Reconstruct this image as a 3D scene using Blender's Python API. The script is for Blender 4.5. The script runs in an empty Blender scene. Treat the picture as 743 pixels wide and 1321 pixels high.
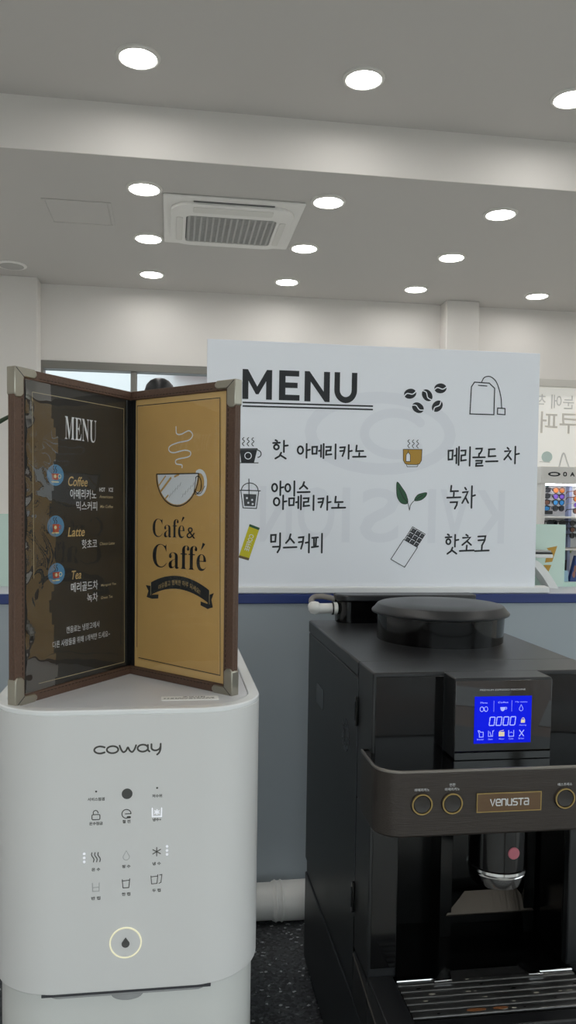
import bpy, bmesh, random
from math import sin, cos, pi, radians, atan2, hypot, sqrt
from mathutils import Vector, Matrix

C = bpy.context.scene.collection
random.seed(7)

# ------------------------------------------------------------------ materials
def lin(c):
    if isinstance(c, str):
        c = tuple(int(c[i:i + 2], 16) / 255 for i in (0, 2, 4))
    return tuple((x / 12.92 if x <= .04045 else ((x + .055) / 1.055) ** 2.4) for x in c)

def mat(name, col, rough=.5, metal=0., spec=.5, emit=0., bump=0., bscale=60., coat=0., var=0., aniso=None, trans=0.):
    m = bpy.data.materials.new(name)
    m.use_nodes = True
    nt = m.node_tree
    b = nt.nodes['Principled BSDF']
    c = (*lin(col), 1)
    b.inputs['Base Color'].default_value = c
    b.inputs['Roughness'].default_value = rough
    b.inputs['Metallic'].default_value = metal
    b.inputs['Specular IOR Level'].default_value = spec
    b.inputs['Coat Weight'].default_value = coat
    b.inputs['Transmission Weight'].default_value = trans
    if emit:
        b.inputs['Emission Color'].default_value = c
        b.inputs['Emission Strength'].default_value = emit
    if bump or var:
        tc = nt.nodes.new('ShaderNodeTexCoord')
        mp = nt.nodes.new('ShaderNodeMapping')
        nt.links.new(tc.outputs['Object'], mp.inputs['Vector'])
        if aniso:
            mp.inputs['Scale'].default_value = aniso
        n = nt.nodes.new('ShaderNodeTexNoise')
        n.inputs['Scale'].default_value = bscale
        n.inputs['Detail'].default_value = 4
        nt.links.new(mp.outputs['Vector'], n.inputs['Vector'])
        if bump:
            bp = nt.nodes.new('ShaderNodeBump')
            bp.inputs['Strength'].default_value = bump
            bp.inputs['Distance'].default_value = .002
            nt.links.new(n.outputs['Fac'], bp.inputs['Height'])
            nt.links.new(bp.outputs['Normal'], b.inputs['Normal'])
        if var:
            mx = nt.nodes.new('ShaderNodeMix')
            mx.data_type = 'RGBA'
            mx.inputs[6].default_value = tuple(x * (1 - var) for x in c[:3]) + (1,)
            mx.inputs[7].default_value = tuple(min(1, x * (1 + var)) for x in c[:3]) + (1,)
            nt.links.new(n.outputs['Fac'], mx.inputs[0])
            nt.links.new(mx.outputs[2], b.inputs['Base Color'])
    return m

def two_sided_ior(nt, fr, ior):
    """the same reflectance for light crossing the thin sheet either way"""
    ge = nt.nodes.new('ShaderNodeNewGeometry')
    mr = nt.nodes.new('ShaderNodeMapRange')
    mr.inputs[3].default_value = ior
    mr.inputs[4].default_value = 1 / ior
    nt.links.new(ge.outputs['Backfacing'], mr.inputs[0])
    nt.links.new(mr.outputs[0], fr.inputs['IOR'])

def mat_vinyl(name, ior, bump, scale, rough=.03):
    m = bpy.data.materials.new(name)
    m.use_nodes = True
    nt = m.node_tree
    nt.nodes.clear()
    out = nt.nodes.new('ShaderNodeOutputMaterial')
    mix = nt.nodes.new('ShaderNodeMixShader')
    tr = nt.nodes.new('ShaderNodeBsdfTransparent')
    gl = nt.nodes.new('ShaderNodeBsdfGlossy')
    gl.inputs['Roughness'].default_value = rough
    fr = nt.nodes.new('ShaderNodeFresnel')
    two_sided_ior(nt, fr, ior)
    tc = nt.nodes.new('ShaderNodeTexCoord')
    n = nt.nodes.new('ShaderNodeTexNoise')
    n.inputs['Scale'].default_value = scale
    n.inputs['Detail'].default_value = 2.3
    bp = nt.nodes.new('ShaderNodeBump')
    bp.inputs['Strength'].default_value = bump
    bp.inputs['Distance'].default_value = .01
    L = nt.links.new
    L(tc.outputs['Object'], n.inputs['Vector'])
    L(n.outputs['Fac'], bp.inputs['Height'])
    L(bp.outputs['Normal'], gl.inputs['Normal'])
    L(bp.outputs['Normal'], fr.inputs['Normal'])
    L(fr.outputs['Fac'], mix.inputs[0])
    L(tr.outputs[0], mix.inputs[1])
    L(gl.outputs[0], mix.inputs[2])
    L(mix.outputs[0], out.inputs['Surface'])
    return m

def mat_glass(name, col, gloss=.12):
    m = bpy.data.materials.new(name)
    m.use_nodes = True
    nt = m.node_tree
    nt.nodes.clear()
    out = nt.nodes.new('ShaderNodeOutputMaterial')
    mix = nt.nodes.new('ShaderNodeMixShader')
    tr = nt.nodes.new('ShaderNodeBsdfTransparent')
    tr.inputs['Color'].default_value = (*lin(col), 1)
    gl = nt.nodes.new('ShaderNodeBsdfGlossy')
    gl.inputs['Roughness'].default_value = .02
    fr = nt.nodes.new('ShaderNodeFresnel')
    two_sided_ior(nt, fr, 1.45)
    L = nt.links.new
    L(fr.outputs['Fac'], mix.inputs[0])
    L(tr.outputs[0], mix.inputs[1])
    L(gl.outputs[0], mix.inputs[2])
    L(mix.outputs[0], out.inputs['Surface'])
    return m

def mat_stone(name):
    m = mat(name, '2a2b2d', .38)
    nt = m.node_tree
    b = nt.nodes['Principled BSDF']
    tc = nt.nodes.new('ShaderNodeTexCoord')
    L = nt.links.new
    v = nt.nodes.new('ShaderNodeTexVoronoi')
    v.inputs['Scale'].default_value = 260
    v.inputs['Randomness'].default_value = 1
    L(tc.outputs['Object'], v.inputs['Vector'])
    sep = nt.nodes.new('ShaderNodeSeparateColor')
    L(v.outputs['Color'], sep.inputs[0])
    rp = nt.nodes.new('ShaderNodeValToRGB')
    e = rp.color_ramp.elements
    e[0].position = 0; e[0].color = (*lin('303133'), 1)
    e[1].position = 1; e[1].color = (*lin('d0d0d0'), 1)
    for p, c in ((.35, '46474a'), (.8, '535558'), (.9, '5d5f62'), (.955, '77797c'), (.975, 'b4b6b8')):
        x = e.new(p); x.color = (*lin(c), 1)
    rp.color_ramp.interpolation = 'CONSTANT'
    L(sep.outputs[0], rp.inputs[0])
    L(rp.outputs[0], b.inputs['Base Color'])
    return m

M = dict(
    ceiling=mat('ceiling paint', 'c9c7c4', .9, bump=.05, bscale=30),
    wall=mat('wall paint', 'eae7e3', .85, bump=.05, bscale=40),
    floor=mat('floor tile', 'ebeae6', .5, var=.1, bscale=4),
    lamp=mat('lamp lens', 'fffcf8', .4, emit=23.),
    white=mat('white plastic', 'e4e4e2', .35),
    trim=mat('white trim', 'e0dfda', .4),
    acpanel=mat('cassette plastic', 'f0efec', .45),
    dark=mat('dark recess', '6a6b6c', .7),
    grille=mat('grey grille', 'b4b4b2', .5),
    partition=mat('grey partition laminate', 'a2aab0', .55, var=.05, bscale=3),
    blue=mat('blue edging', '182f70', .4),
    lav=mat('pale countertop laminate', 'cfcfd8', .4),
    board=mat('white board sheet', 'f3f5fb', .45, bump=.04, bscale=5, aniso=(6, 1, .5)),
    foot=mat('white board foot', 'e9e9e8', .4),
    ink=mat('black ink', '1f2226', .6),
    inkg=mat('grey ink', '4a4d50', .6),
    ghost=mat('show through print', 'edeff6', .6),
    paperw=mat('white print', 'e2e5e8', .6),
    yellow=mat('yellow print', 'cfc31e', .6),
    green=mat('leaf green print', '2e5a3c', .6),
    gold=mat('gold print', 'b98f35', .6),
    brownp=mat('brown print', '6b5a36', .6),
    stone=mat_stone('speckled black stone'),
    cab=mat('counter cabinet', '55585c', .5),
    dw=mat('dispenser white', 'dbdad9', .38),
    dwl=mat('dispenser lower white', 'd8d8d5', .42),
    drim=mat('dispenser glossy rim', 'eceded', .25),
    dtop=mat('dispenser grey top', 'dadbde', .35),
    dink=mat('grey icon ink', '45433f', .5),
    dfaint=mat('faint icon ink', 'b4b5b4', .5),
    dlit=mat('lit icon', 'f4f5ff', .5, emit=.25),
    dring=mat('lit ring', 'e8e2c4', .4, emit=.25),
    dsens=mat('sensor window', '4d4d4c', .3),
    dslot=mat('dark slot', '35353a', .5),
    dlip=mat('translucent lip', 'b9b9ba', .2, trans=.3),
    mblack=mat('black machine plastic', '1d1e20', .36, bump=.06, bscale=900, spec=.5),
    mside=mat('black machine side', '26292c', .42, bump=.05, bscale=700),
    mgloss=mat('black gloss plastic', '070708', .1, spec=.5),
    mglass=mat('black glass', '050505', .02, spec=1., coat=.6),
    mcav=mat('cavity black plastic', '070808', .2, spec=.35),
    mbar=mat('brushed brown bar', '3d3733', .38, metal=.55, bump=.25, bscale=30, aniso=(1, 20, 60)),
    mrim=mat('bright bar edge', '8f8a84', .3, metal=.8),
    mgold=mat('gold button ring', 'b49a62', .3, metal=.7),
    mbtn=mat('button face', '2c2825', .4),
    mbadge=mat('bronze badge', '6b5540', .35, metal=.6, bump=.15, bscale=30, aniso=(1, 20, 60)),
    mtext=mat('silver lettering', 'd5d5d5', .35),
    chrome=mat('chrome', 'd8d8d8', .12, metal=1.),
    chromed=mat('dark chrome plate', '4c4640', .3, metal=1., bump=.3, bscale=12, aniso=(12, 1, 1)),
    grate=mat('worn steel grate', '6d6d6d', .33, metal=.85, bump=.3, bscale=60, var=.35),
    rust=mat('rust stain', '7a4a24', .8, var=.4, bscale=300),
    drop=mat('dried stain', 'a19c90', .7),
    reds=mat('dusky red dot', '9a5560', .4, emit=.1),
    screen=mat('blue screen', '0a18d2', .3, emit=.32, spec=.1),
    slit=mat('screen light symbol', 'a0aaf0', .4, emit=.33),
    spale=mat('screen amber symbol', 'cdbf9f', .4, emit=.35),
    pipe=mat('white pipe', 'ebeae6', .3),
    hose=mat('grey hose', '8a8580', .5),
    leather=mat('brown leather', '5a4234', .5, bump=.35, bscale=500, var=.2),
    stitch=mat('dark thread', '2c1c14', .8),
    metalcap=mat('brushed nickel', 'aaa598', .3, metal=.9, bump=.1, bscale=200),
    pageb=mat('black menu page', '242321', .6),
    paget=mat('tan menu page', 'c9a05e', .7, var=.06, bscale=40),
    pagetl=mat('tan page edge', 'd3ad6e', .7),
    spine=mat('black spine vinyl', '141414', .3),
    goldl=mat('gold hairline', 'c2b48c', .6),
    tanp=mat('tan lettering', 'c9ac74', .6),
    bluec=mat('blue badge print', '4f86ad', .6),
    redc=mat('red cup print', 'b5482c', .6),
    creamp=mat('cream print', 'd8cf9f', .6),
    vinyl=mat_vinyl('clear vinyl sleeve', 1.46, .2, 14),
    vinylc=mat_vinyl('creased clear vinyl', 3.2, .06, 22),
    gpane=mat('mint frosted glass', 'd2e8dc', .25, trans=.1),
    gedge=mat('green glass edge', 'c4e0d2', .2),
    wglass=mat_glass('window glass', 'f2f6f6'),
    wframe=mat('dark window frame', '807e78', .4, metal=.3),
    wframe2=mat('pale window frame', 'd8d6d0', .4),
    film=mat('white window film', 'f3f2ec', .7, emit=.17),  # opaque; the emission stands in for daylight coming through from behind
    filmt=mat('pale film lettering', 'e3e0da', .7),
    filmb=mat('pale blue film lettering', 'e2e3e3', .7),
    filmg=mat('pale teal film print', 'd2e6e2', .7),
    rack=mat('white rack', 'dedcd8', .4),
    rackb=mat('rack back panel', 'e8e8e8', .5),
    lensbk=mat('dark lens', '2e3034', .15),
    frbk=mat('black frame', '1c1c1e', .3),
    lensor=mat('orange lens', 'b8692e', .15),
    lenspu=mat('violet lens', '7d5cc0', .12, metal=.3),
    lensbl=mat('blue lens', '3f90d0', .12, metal=.3),
    lensbr=mat('brown lens', '7a5242', .15),
    lime=mat('lime lettering', '9fbf2e', .5),
    navy=mat('navy cover', '2e4a86', .35),
    skin=mat('printed portrait', '9b6f62', .5),
    cyan=mat('pale cyan card', '9fc6dc', .5),
    leaf=mat('dark green leaf', '2b3a26', .45),
    pot=mat('clay pot', '8a5f48', .7),
    soil=mat('soil', '2d241d', .9),
    lampbk=mat('black lamp', '17181a', .35),
    wood=mat('desk wood', '7a563c', .4, var=.2, bscale=5, aniso=(1, 12, 1)),
    paper=mat('paper', 'c4c6c8', .7),
    facade=mat('pale facade', 'dfe2e4', .8),
    facadew=mat('facade window', '8fa2b4', .3),
    redsign=mat('red awning', 'a8343c', .6),
    asphalt=mat('outdoor paving', '85837f', .9),
    lilac=mat('pale lilac panel', 'aab6dc', .3),
    sticker=mat('white sticker', 'fafaf8', .5),
    greenb=mat('green cover', '2f6b44', .5),
    addedglow=mat('added rack glow', 'f6f8ff', .4, emit=9.),  # glow added for the eyewear rack, no known fitting
    slate=mat('slate label', '5d7a7a', .5),
)

# ------------------------------------------------------------------ builders
ORG = {}
def tag(o, label, cat, group=None, kind=None):
    o['label'] = label
    o['category'] = cat
    if group: o['group'] = group
    if kind: o['kind'] = kind
    return o

def empty(name, loc, label, cat, group=None):
    o = bpy.data.objects.new(name, None)
    o.empty_display_size = .05
    C.objects.link(o)
    o.location = loc
    ORG[o.name] = Vector(loc)
    tag(o, label, cat, group)
    return o

def cr(pts, n=6, closed=False):
    """Catmull-Rom through pts"""
    P = [Vector(p) for p in pts]
    N = len(P)
    out = []
    segs = N if closed else N - 1
    for i in range(segs):
        if closed:
            a, b, c, d = P[(i - 1) % N], P[i], P[(i + 1) % N], P[(i + 2) % N]
        else:
            a = P[i - 1] if i > 0 else P[i] * 2 - P[i + 1]
            b, c = P[i], P[i + 1]
            d = P[i + 2] if i + 2 < N else c * 2 - b
        for k in range(n):
            t = k / n
            out.append(.5 * ((2 * b) + (c - a) * t + (2 * a - 5 * b + 4 * c - d) * t * t + (3 * b - a - 3 * c + d) * t ** 3))
    if not closed: out.append(P[-1])
    return [tuple(p) for p in out]

def rrect(x0, x1, y0, y1, r, seg=6):
    """r: radius or 4 radii for corners (x0y0, x1y0, x1y1, x0y1)"""
    if not isinstance(r, (tuple, list)): r = (r,) * 4
    out = []
    for (cx, cy, a0, rr) in ((x0, y0, pi, r[0]), (x1, y0, 1.5 * pi, r[1]), (x1, y1, 0, r[2]), (x0, y1, .5 * pi, r[3])):
        if rr <= 0:
            out.append((cx, cy)); continue
        ox = cx + (rr if cx == x0 else -rr)
        oy = cy + (rr if cy == y0 else -rr)
        for k in range(seg + 1):
            a = a0 + k / seg * pi / 2
            out.append((ox + rr * cos(a), oy + rr * sin(a)))
    return out

class MB:
    def __init__(s, *mats):
        s.v, s.f, s.m = [], [], []
        s.mats = [M[m] for m in mats]
    def add(s, vs, fs, mi=0):
        b = len(s.v)
        s.v += [tuple(v) for v in vs]
        for f in fs:
            s.f.append([b + i for i in f]); s.m.append(mi)
        return s
    def box(s, x0, x1, y0, y1, z0, z1, mi=0):
        return s.add([(x0, y0, z0), (x1, y0, z0), (x1, y1, z0), (x0, y1, z0), (x0, y0, z1), (x1, y0, z1), (x1, y1, z1), (x0, y1, z1)],
                     [(3, 2, 1, 0), (4, 5, 6, 7), (0, 1, 5, 4), (1, 2, 6, 5), (2, 3, 7, 6), (3, 0, 4, 7)], mi)
    def prism(s, poly, fn, a, b, mi=0):
        """poly 2D, fn(x, y, h) -> 3D"""
        n = len(poly)
        vs = [fn(x, y, a) for x, y in poly] + [fn(x, y, b) for x, y in poly]
        fs = [tuple(range(n - 1, -1, -1)), tuple(range(n, 2 * n))]
        fs += [(i, (i + 1) % n, n + (i + 1) % n, n + i) for i in range(n)]
        return s.add(vs, fs, mi)
    def zprism(s, poly, z0, z1, mi=0):
        return s.prism(poly, lambda x, y, h: (x, y, h), z0, z1, mi)
    def ring(s, outer, inner, fn, a, b, mi=0):
        n = len(outer)
        vs = [fn(x, y, a) for x, y in outer] + [fn(x, y, a) for x, y in inner] + [fn(x, y, b) for x, y in outer] + [fn(x, y, b) for x, y in inner]
        fs = []
        for i in range(n):
            j = (i + 1) % n
            fs += [(2 * n + i, 2 * n + j, 3 * n + j, 3 * n + i), (i, n + i, n + j, j), (i, j, 2 * n + j, 2 * n + i), (n + i, 3 * n + i, 3 * n + j, n + j)]
        return s.add(vs, fs, mi)
    def lathe(s, prof, fn, n=32, mi=0, caps=True):
        """prof [(r, h)], fn(x, y, h) -> 3D"""
        vs = []
        for r, h in prof:
            for k in range(n):
                a = 2 * pi * k / n
                vs.append(fn(r * cos(a), r * sin(a), h))
        fs = []
        for i in range(len(prof) - 1):
            for k in range(n):
                j = (k + 1) % n
                fs.append((i * n + k, i * n + j, (i + 1) * n + j, (i + 1) * n + k))
        if caps:
            fs.append(tuple(range(n - 1, -1, -1)))
            fs.append(tuple(range((len(prof) - 1) * n, len(prof) * n)))
        return s.add(vs, fs, mi)
    def tube(s, path, r, n=10, mi=0, caps=True):
        P = [Vector(p) for p in path]
        R = r if isinstance(r, (list, tuple)) else [r] * len(P)
        vs = []
        ref = None
        for i, p in enumerate(P):
            t = (P[min(i + 1, len(P) - 1)] - P[max(i - 1, 0)]).normalized()
            if ref is None:
                ref = t.orthogonal().normalized()
            ref = (ref - t * ref.dot(t)).normalized()
            q = t.cross(ref)
            for k in range(n):
                a = 2 * pi * k / n
                vs.append(p + (ref * cos(a) + q * sin(a)) * R[i])
        fs = []
        for i in range(len(P) - 1):
            for k in range(n):
                j = (k + 1) % n
                fs.append((i * n + k, i * n + j, (i + 1) * n + j, (i + 1) * n + k))
        if caps:
            fs.append(tuple(range(n - 1, -1, -1)))
            fs.append(tuple(range((len(P) - 1) * n, len(P) * n)))
        return s.add(vs, fs, mi)
    def build(s, name, parent=None, bevel=0, seg=2, smooth=True, angle=35, recalc=True):
        me = bpy.data.meshes.new(name)
        org = ORG.get(parent.name, Vector()) if parent else ORG.get('_', Vector())
        me.from_pydata([tuple(Vector(v) - org) for v in s.v], [], s.f)
        for m in s.mats: me.materials.append(m)
        me.polygons.foreach_set('material_index', s.m)
        if recalc:
            bm = bmesh.new(); bm.from_mesh(me)
            bmesh.ops.recalc_face_normals(bm, faces=bm.faces)
            bm.to_mesh(me); bm.free()
        if smooth:
            me.shade_smooth()
            me.set_sharp_from_angle(angle=radians(angle))
        me.update()
        o = bpy.data.objects.new(name, me)
        C.objects.link(o)
        if parent:
            o.parent = parent
            ORG[o.name] = org
        if bevel:
            b = o.modifiers.new('bevel', 'BEVEL')
            b.width = bevel; b.segments = seg; b.limit_method = 'ANGLE'; b.angle_limit = radians(40)
            b.harden_normals = False
        return o

_tc = {}
def text_mesh(body, offset):
    k = (body, offset)
    if k not in _tc:
        c = bpy.data.curves.new('t', 'FONT')
        c.body = body; c.size = 1; c.offset = offset; c.resolution_u = 4
        o = bpy.data.objects.new('t', c)
        C.objects.link(o)
        dg = bpy.context.evaluated_depsgraph_get()
        me = bpy.data.meshes.new_from_object(o.evaluated_get(dg))
        _tc[k] = ([tuple(v.co) for v in me.vertices], [tuple(p.vertices) for p in me.polygons])
        bpy.data.objects.remove(o)
        bpy.data.meshes.remove(me)
        bpy.data.curves.remove(c)
    return _tc[k]

class Print(MB):
    """flat printed marks: fn(x, y, n) maps print coordinates and height off the surface"""
    def __init__(s, fn, *mats, n=.0004):
        MB.__init__(s, *mats)
        s.fn, s.n = fn, n
    def poly(s, pts, mi=0, up=0):
        return s.add([s.fn(x, y, s.n + up) for x, y in pts], [tuple(range(len(pts)))], mi)
    def disc(s, cx, cy, rx, ry=None, mi=0, up=0, n=28):
        ry = ry or rx
        return s.poly([(cx + rx * cos(2 * pi * k / n), cy + ry * sin(2 * pi * k / n)) for k in range(n)], mi, up)
    def stroke(s, pts, w, mi=0, up=0, closed=False, round=True):
        s.k = getattr(s, 'k', 0) + 1
        up = up + s.k * 3e-6
        P = [Vector(p[:2]) for p in pts]
        Q = [P[0]]
        for p in P[1:]:
            if (p - Q[-1]).length > 1e-6: Q.append(p)
        if closed and (Q[0] - Q[-1]).length < 1e-6: Q.pop()
        P = Q; n = len(P); h = w / 2
        if n < 2: return s
        nrm = lambda a, b: Vector((-(b - a).y, (b - a).x)).normalized()
        L, Rr = [], []
        for i in range(n):
            a = nrm(P[i - 1], P[i]) if (i > 0 or closed) else None
            b = nrm(P[i], P[(i + 1) % n]) if (i < n - 1 or closed) else None
            if a is None or b is None:
                m = a or b; k = 1
            else:
                m = a + b
                if m.length < .3: m = b.copy(); k = 1
                else:
                    m.normalize(); k = min(1.6, 1 / max(.3, m.dot(b)))
            L.append(P[i] + m * h * k); Rr.append(P[i] - m * h * k)
        vs = [s.fn(p.x, p.y, s.n + up) for p in L + Rr]
        fs = [(i, n + i, n + (i + 1) % n, (i + 1) % n) for i in range(n if closed else n - 1)]
        s.add(vs, fs, mi)
        if round and not closed:
            for e, q in ((P[0], P[0] - P[1]), (P[-1], P[-1] - P[-2])):
                t = atan2(q.y, q.x)
                s.poly([(e.x + h * cos(t + a), e.y + h * sin(t + a)) for a in [-pi / 2 + pi * k / 6 for k in range(7)]], mi, up)
        return s
    def curve(s, pts, w, mi=0, up=0, closed=False, n=6):
        return s.stroke(cr([(p[0], p[1], 0) for p in pts], n, closed), w, mi, up, closed)
    def oval(s, cx, cy, rx, ry, w, mi=0, up=0, a0=0, a1=2 * pi, n=28):
        full = abs(a1 - a0) > 6.2
        pts = [(cx + rx * cos(a0 + (a1 - a0) * k / n), cy + ry * sin(a0 + (a1 - a0) * k / n)) for k in range(n + (0 if full else 1))]
        return s.stroke(pts, w, mi, up, closed=full)
    def text(s, body, x0, x1, y0, y1, mi=0, up=0, offset=0., shear=0., mirror=False, arc=0.):
        vs, fs = text_mesh(body, offset)
        ax = min(v[0] for v in vs); bx = max(v[0] for v in vs)
        ay = min(v[1] for v in vs); by = max(v[1] for v in vs)
        out = []
        for v in vs:
            tx = (v[0] - ax) / (bx - ax); ty = (v[1] - ay) / (by - ay)
            if mirror: tx = 1 - tx
            x = x0 + (x1 - x0) * tx; y = y0 + (y1 - y0) * ty
            x += shear * (y - y0)
            y += arc * (1 - (2 * tx - 1) ** 2)
            out.append(s.fn(x, y, s.n + up))
        return s.add(out, fs, mi)
    def build(s, name, parent=None, **k):
        k.setdefault('smooth', False); k.setdefault('recalc', False)
        return MB.build(s, name, parent, **k)

# hand-lettered Hangul: strokes per jamo in a unit box
CH = 'ㄱㄲㄴㄷㄸㄹㅁㅂㅃㅅㅆㅇㅈㅉㅊㅋㅌㅍㅎ'
VO = 'ㅏㅐㅑㅒㅓㅔㅕㅖㅗㅘㅙㅚㅛㅜㅝㅞㅟㅠㅡㅢㅣ'
FI = ['', 'ㄱ', 'ㄲ', 'ㄳ', 'ㄴ', 'ㄵ', 'ㄶ', 'ㄷ', 'ㄹ', 'ㄺ', 'ㄻ', 'ㄼ', 'ㄽ', 'ㄾ', 'ㄿ', 'ㅀ', 'ㅁ', 'ㅂ', 'ㅄ', 'ㅅ', 'ㅆ', 'ㅇ', 'ㅈ', 'ㅊ', 'ㅋ', 'ㅌ', 'ㅍ', 'ㅎ']
CIRC = [(.5 + .42 * cos(2 * pi * k / 14 + 1.9), .5 + .42 * sin(2 * pi * k / 14 + 1.9)) for k in range(15)]
JAMO = {
    'ㄱ': [[(.1, .85), (.85, .9), (.8, .5), (.6, 0)]],
    'ㄴ': [[(.2, 1), (.15, .2), (.95, .25)]],
    'ㄷ': [[(.1, .9), (.85, .95)], [(.15, .9), (.12, .12), (.95, .18)]],
    'ㄹ': [[(.1, .92), (.85, .95), (.8, .55), (.15, .5), (.12, .05), (.95, .12)]],
    'ㅁ': [[(.15, .9), (.18, .1)], [(.15, .88), (.88, .92), (.82, .15), (.18, .12)]],
    'ㅅ': [[(.55, 1), (.4, .45), (.05, .05)], [(.48, .6), (.95, .08)]],
    'ㅇ': [CIRC],
    'ㅊ': [[(.42, 1.08), (.6, .95)], [(.1, .75), (.85, .8), (.5, .4), (.05, .0)], [(.5, .42), (.95, .02)]],
    'ㅋ': [[(.1, .9), (.85, .95), (.75, .45), (.5, -.05)], [(.12, .5), (.8, .56)]],
    'ㅍ': [[(.05, .88), (.95, .93)], [(.32, .88), (.35, .15)], [(.68, .9), (.62, .15)], [(.0, .08), (1., .16)]],
    'ㅎ': [[(.38, 1.1), (.58, 1.)], [(.08, .76), (.92, .82)], [(x * .72 + .14, y * .68 - .04) for x, y in CIRC]],
    'ㅏ': [[(.35, 1.02), (.35, -.05)], [(.35, .52), (.95, .58)]],
    'ㅓ': [[(.05, .5), (.65, .54)], [(.68, 1.02), (.68, -.08)]],
    'ㅔ': [[(.0, .5), (.38, .54)], [(.42, .95), (.42, .05)], [(.88, 1.05), (.88, -.05)]],
    'ㅣ': [[(.5, 1.05), (.5, -.08)]],
    'ㅗ': [[(.5, 1.), (.48, .3)], [(.0, .22), (1., .32)]],
    'ㅡ': [[(.0, .45), (1., .55)]],
}
def hand(pr, text, x0, x1, y0, y1, w, mi=0, space=.5):
    units = sum(space if c == ' ' else 1. for c in text)
    cw = (x1 - x0) / units
    x = x0
    def put(j, bx0, by0, bx1, by1):
        for st in JAMO[j]:
            pts = [(x + cw * .92 * (bx0 + (bx1 - bx0) * px), y0 + (y1 - y0) * (by0 + (by1 - by0) * py)) for px, py in st]
            if j in 'ㅇ' or (j == 'ㅎ' and len(st) > 5): pr.stroke(pts, w, mi)
            else: pr.stroke(pts, w, mi)
    for c in text:
        if c == ' ':
            x += cw * space; continue
        k = ord(c) - 0xAC00
        ini, vo, fi = CH[k // 588], VO[(k % 588) // 28], FI[k % 28]
        hor = vo in 'ㅗㅡ'
        if not fi and not hor:
            put(ini, .02, .18, .52, .88); put(vo, .6, .0, 1.02, 1.)
        elif not fi:
            put(ini, .14, .45, .84, 1.); put(vo, .0, .02, 1., .42)
        elif not hor:
            put(ini, .02, .48, .52, 1.); put(vo, .6, .38, 1.0, 1.02); put(fi, .18, -.08, .9, .3)
        else:
            put(ini, .16, .68, .84, 1.02); put(vo, .0, .36, 1., .68); put(fi, .18, -.1, .86, .26)
        x += cw

def copy_tree(root, loc, label, group=None, name=None):
    r = root.copy(); C.objects.link(r); r.location = loc
    r['label'] = label
    if group: r['group'] = group
    for ch in list(root.children):
        c = ch.copy(); C.objects.link(c); c.parent = r
        for g in ch.children:
            d = g.copy(); C.objects.link(d); d.parent = c
    return r

def structure(o, label=None):
    o['kind'] = 'structure'
    if label: o['label'] = label
    return o

# ------------------------------------------------------------------ room shell
ZN, ZF, YR, YB = 3.169, 2.96, 3.405, 5.42
XL, XR, YF = -2.9, 4.0, -3.0
structure(MB('floor').box(XL - .1, XR + .1, YF - .1, YB + .1, -.1, 0).build('floor', smooth=False))
cb = MB('ceiling')
cb.box(XL - .1, XR + .1, YF - .1, YR, ZN, ZN + .12)
cb.box(XL - .1, XR + .1, YR, YB + .2, ZF, ZN + .12)
structure(MB('wall').box(XL, XR, YR - .006, YR - .0005, ZF, ZN).build('trim_3', smooth=False), 'white painted face of the ceiling step')
structure(cb.build('ceiling', smooth=False))
structure(MB('wall').box(XL - .1, XL, YF, YB, 0, ZN).build('wall_left', smooth=False))
rw_ = MB('wall')
rw_.box(XR, XR + .1, .8, YB, 0, ZN); rw_.box(XR, XR + .1, YF, -2.6, 0, ZN); rw_.box(XR, XR + .1, -2.6, .8, 0, .3); rw_.box(XR, XR + .1, -2.6, .8, 2.75, ZN)
structure(rw_.build('wall_right', smooth=False))
fwl = MB('wall')
fwl.box(XL, XR, YF - .1, YF, 0, .3); fwl.box(XL, XR, YF - .1, YF, 2.75, ZN); fwl.box(XL, XL + .4, YF - .1, YF, .3, 2.75); fwl.box(XR - .4, XR, YF - .1, YF, .3, 2.75)
structure(fwl.build('wall_front', smooth=False))
# back wall with two window openings
W1 = (-.86, 1.84, .95, 2.47)
W2 = (2.12, 3.7, .95, 2.48)
bw = MB('wall')
bw.box(XL, W1[0], YB, YB + .15, 0, ZF)
bw.box(W1[0], W1[1], YB, YB + .15, 0, W1[2]); bw.box(W1[0], W1[1], YB, YB + .15, W1[3], ZF)
bw.box(W1[1], W2[0], YB, YB + .15, 0, ZF)
bw.box(W2[0], W2[1], YB, YB + .15, 0, W2[2]); bw.box(W2[0], W2[1], YB, YB + .15, W2[3], ZF)
bw.box(W2[1], XR, YB, YB + .15, 0, ZF)
structure(bw.build('wall_back', smooth=False))
structure(MB('wall').box(1.84, 2.07, 5.285, YB, 0, ZF).build('column', bevel=.004), 'white boxed column standing before the back wall')
structure(MB('wall').box(XL, -.845, 5.27, YB, 0, ZF).build('column', bevel=.004), 'white wall pier at the left of the back wall')

def window(name, W, fm, mull, panes):
    f = MB(fm)
    d0, d1 = YB - .012, YB + .09
    t = .052
    f.box(W[0], W[1], d0, d1, W[3] - t, W[3]); f.box(W[0], W[1], d0, d1, W[2], W[2] + t)
    f.box(W[0], W[0] + .03, d0, d1, W[2] + t, W[3] - t); f.box(W[1] - .03, W[1], d0, d1, W[2] + t, W[3] - t)
    for x in mull: f.box(x - .02, x + .02, d0 + .01, d1 - .01, W[2] + t, W[3] - t)
    w = f.build(name, bevel=.003)
    structure(w)
    g = MB(panes[1]); g.box(W[0] + .03, W[1] - .03, YB + .035, YB + .041, W[2] + t, W[3] - t)
    g.build(panes[0], w, smooth=False)
    return w
window('window_1', W1, 'wframe', (-.254, .4, 1.1), ('pane', 'wglass'))
w2 = window('window_2', W2, 'wframe2', (3.3,), ('film_pane', 'film'))
fp = Print(lambda x, y, n: (x, YB + .035 - n, y), 'filmt', 'filmb', 'filmg', n=.001)
fp.text('눈에 착', 2.565, 2.87, 2.275, 2.378, 1, mirror=True, offset=.01)
fp.text('쿠퍼비전', 2.3, 2.905, 2.10, 2.255, 0, mirror=True, offset=.008)
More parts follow.
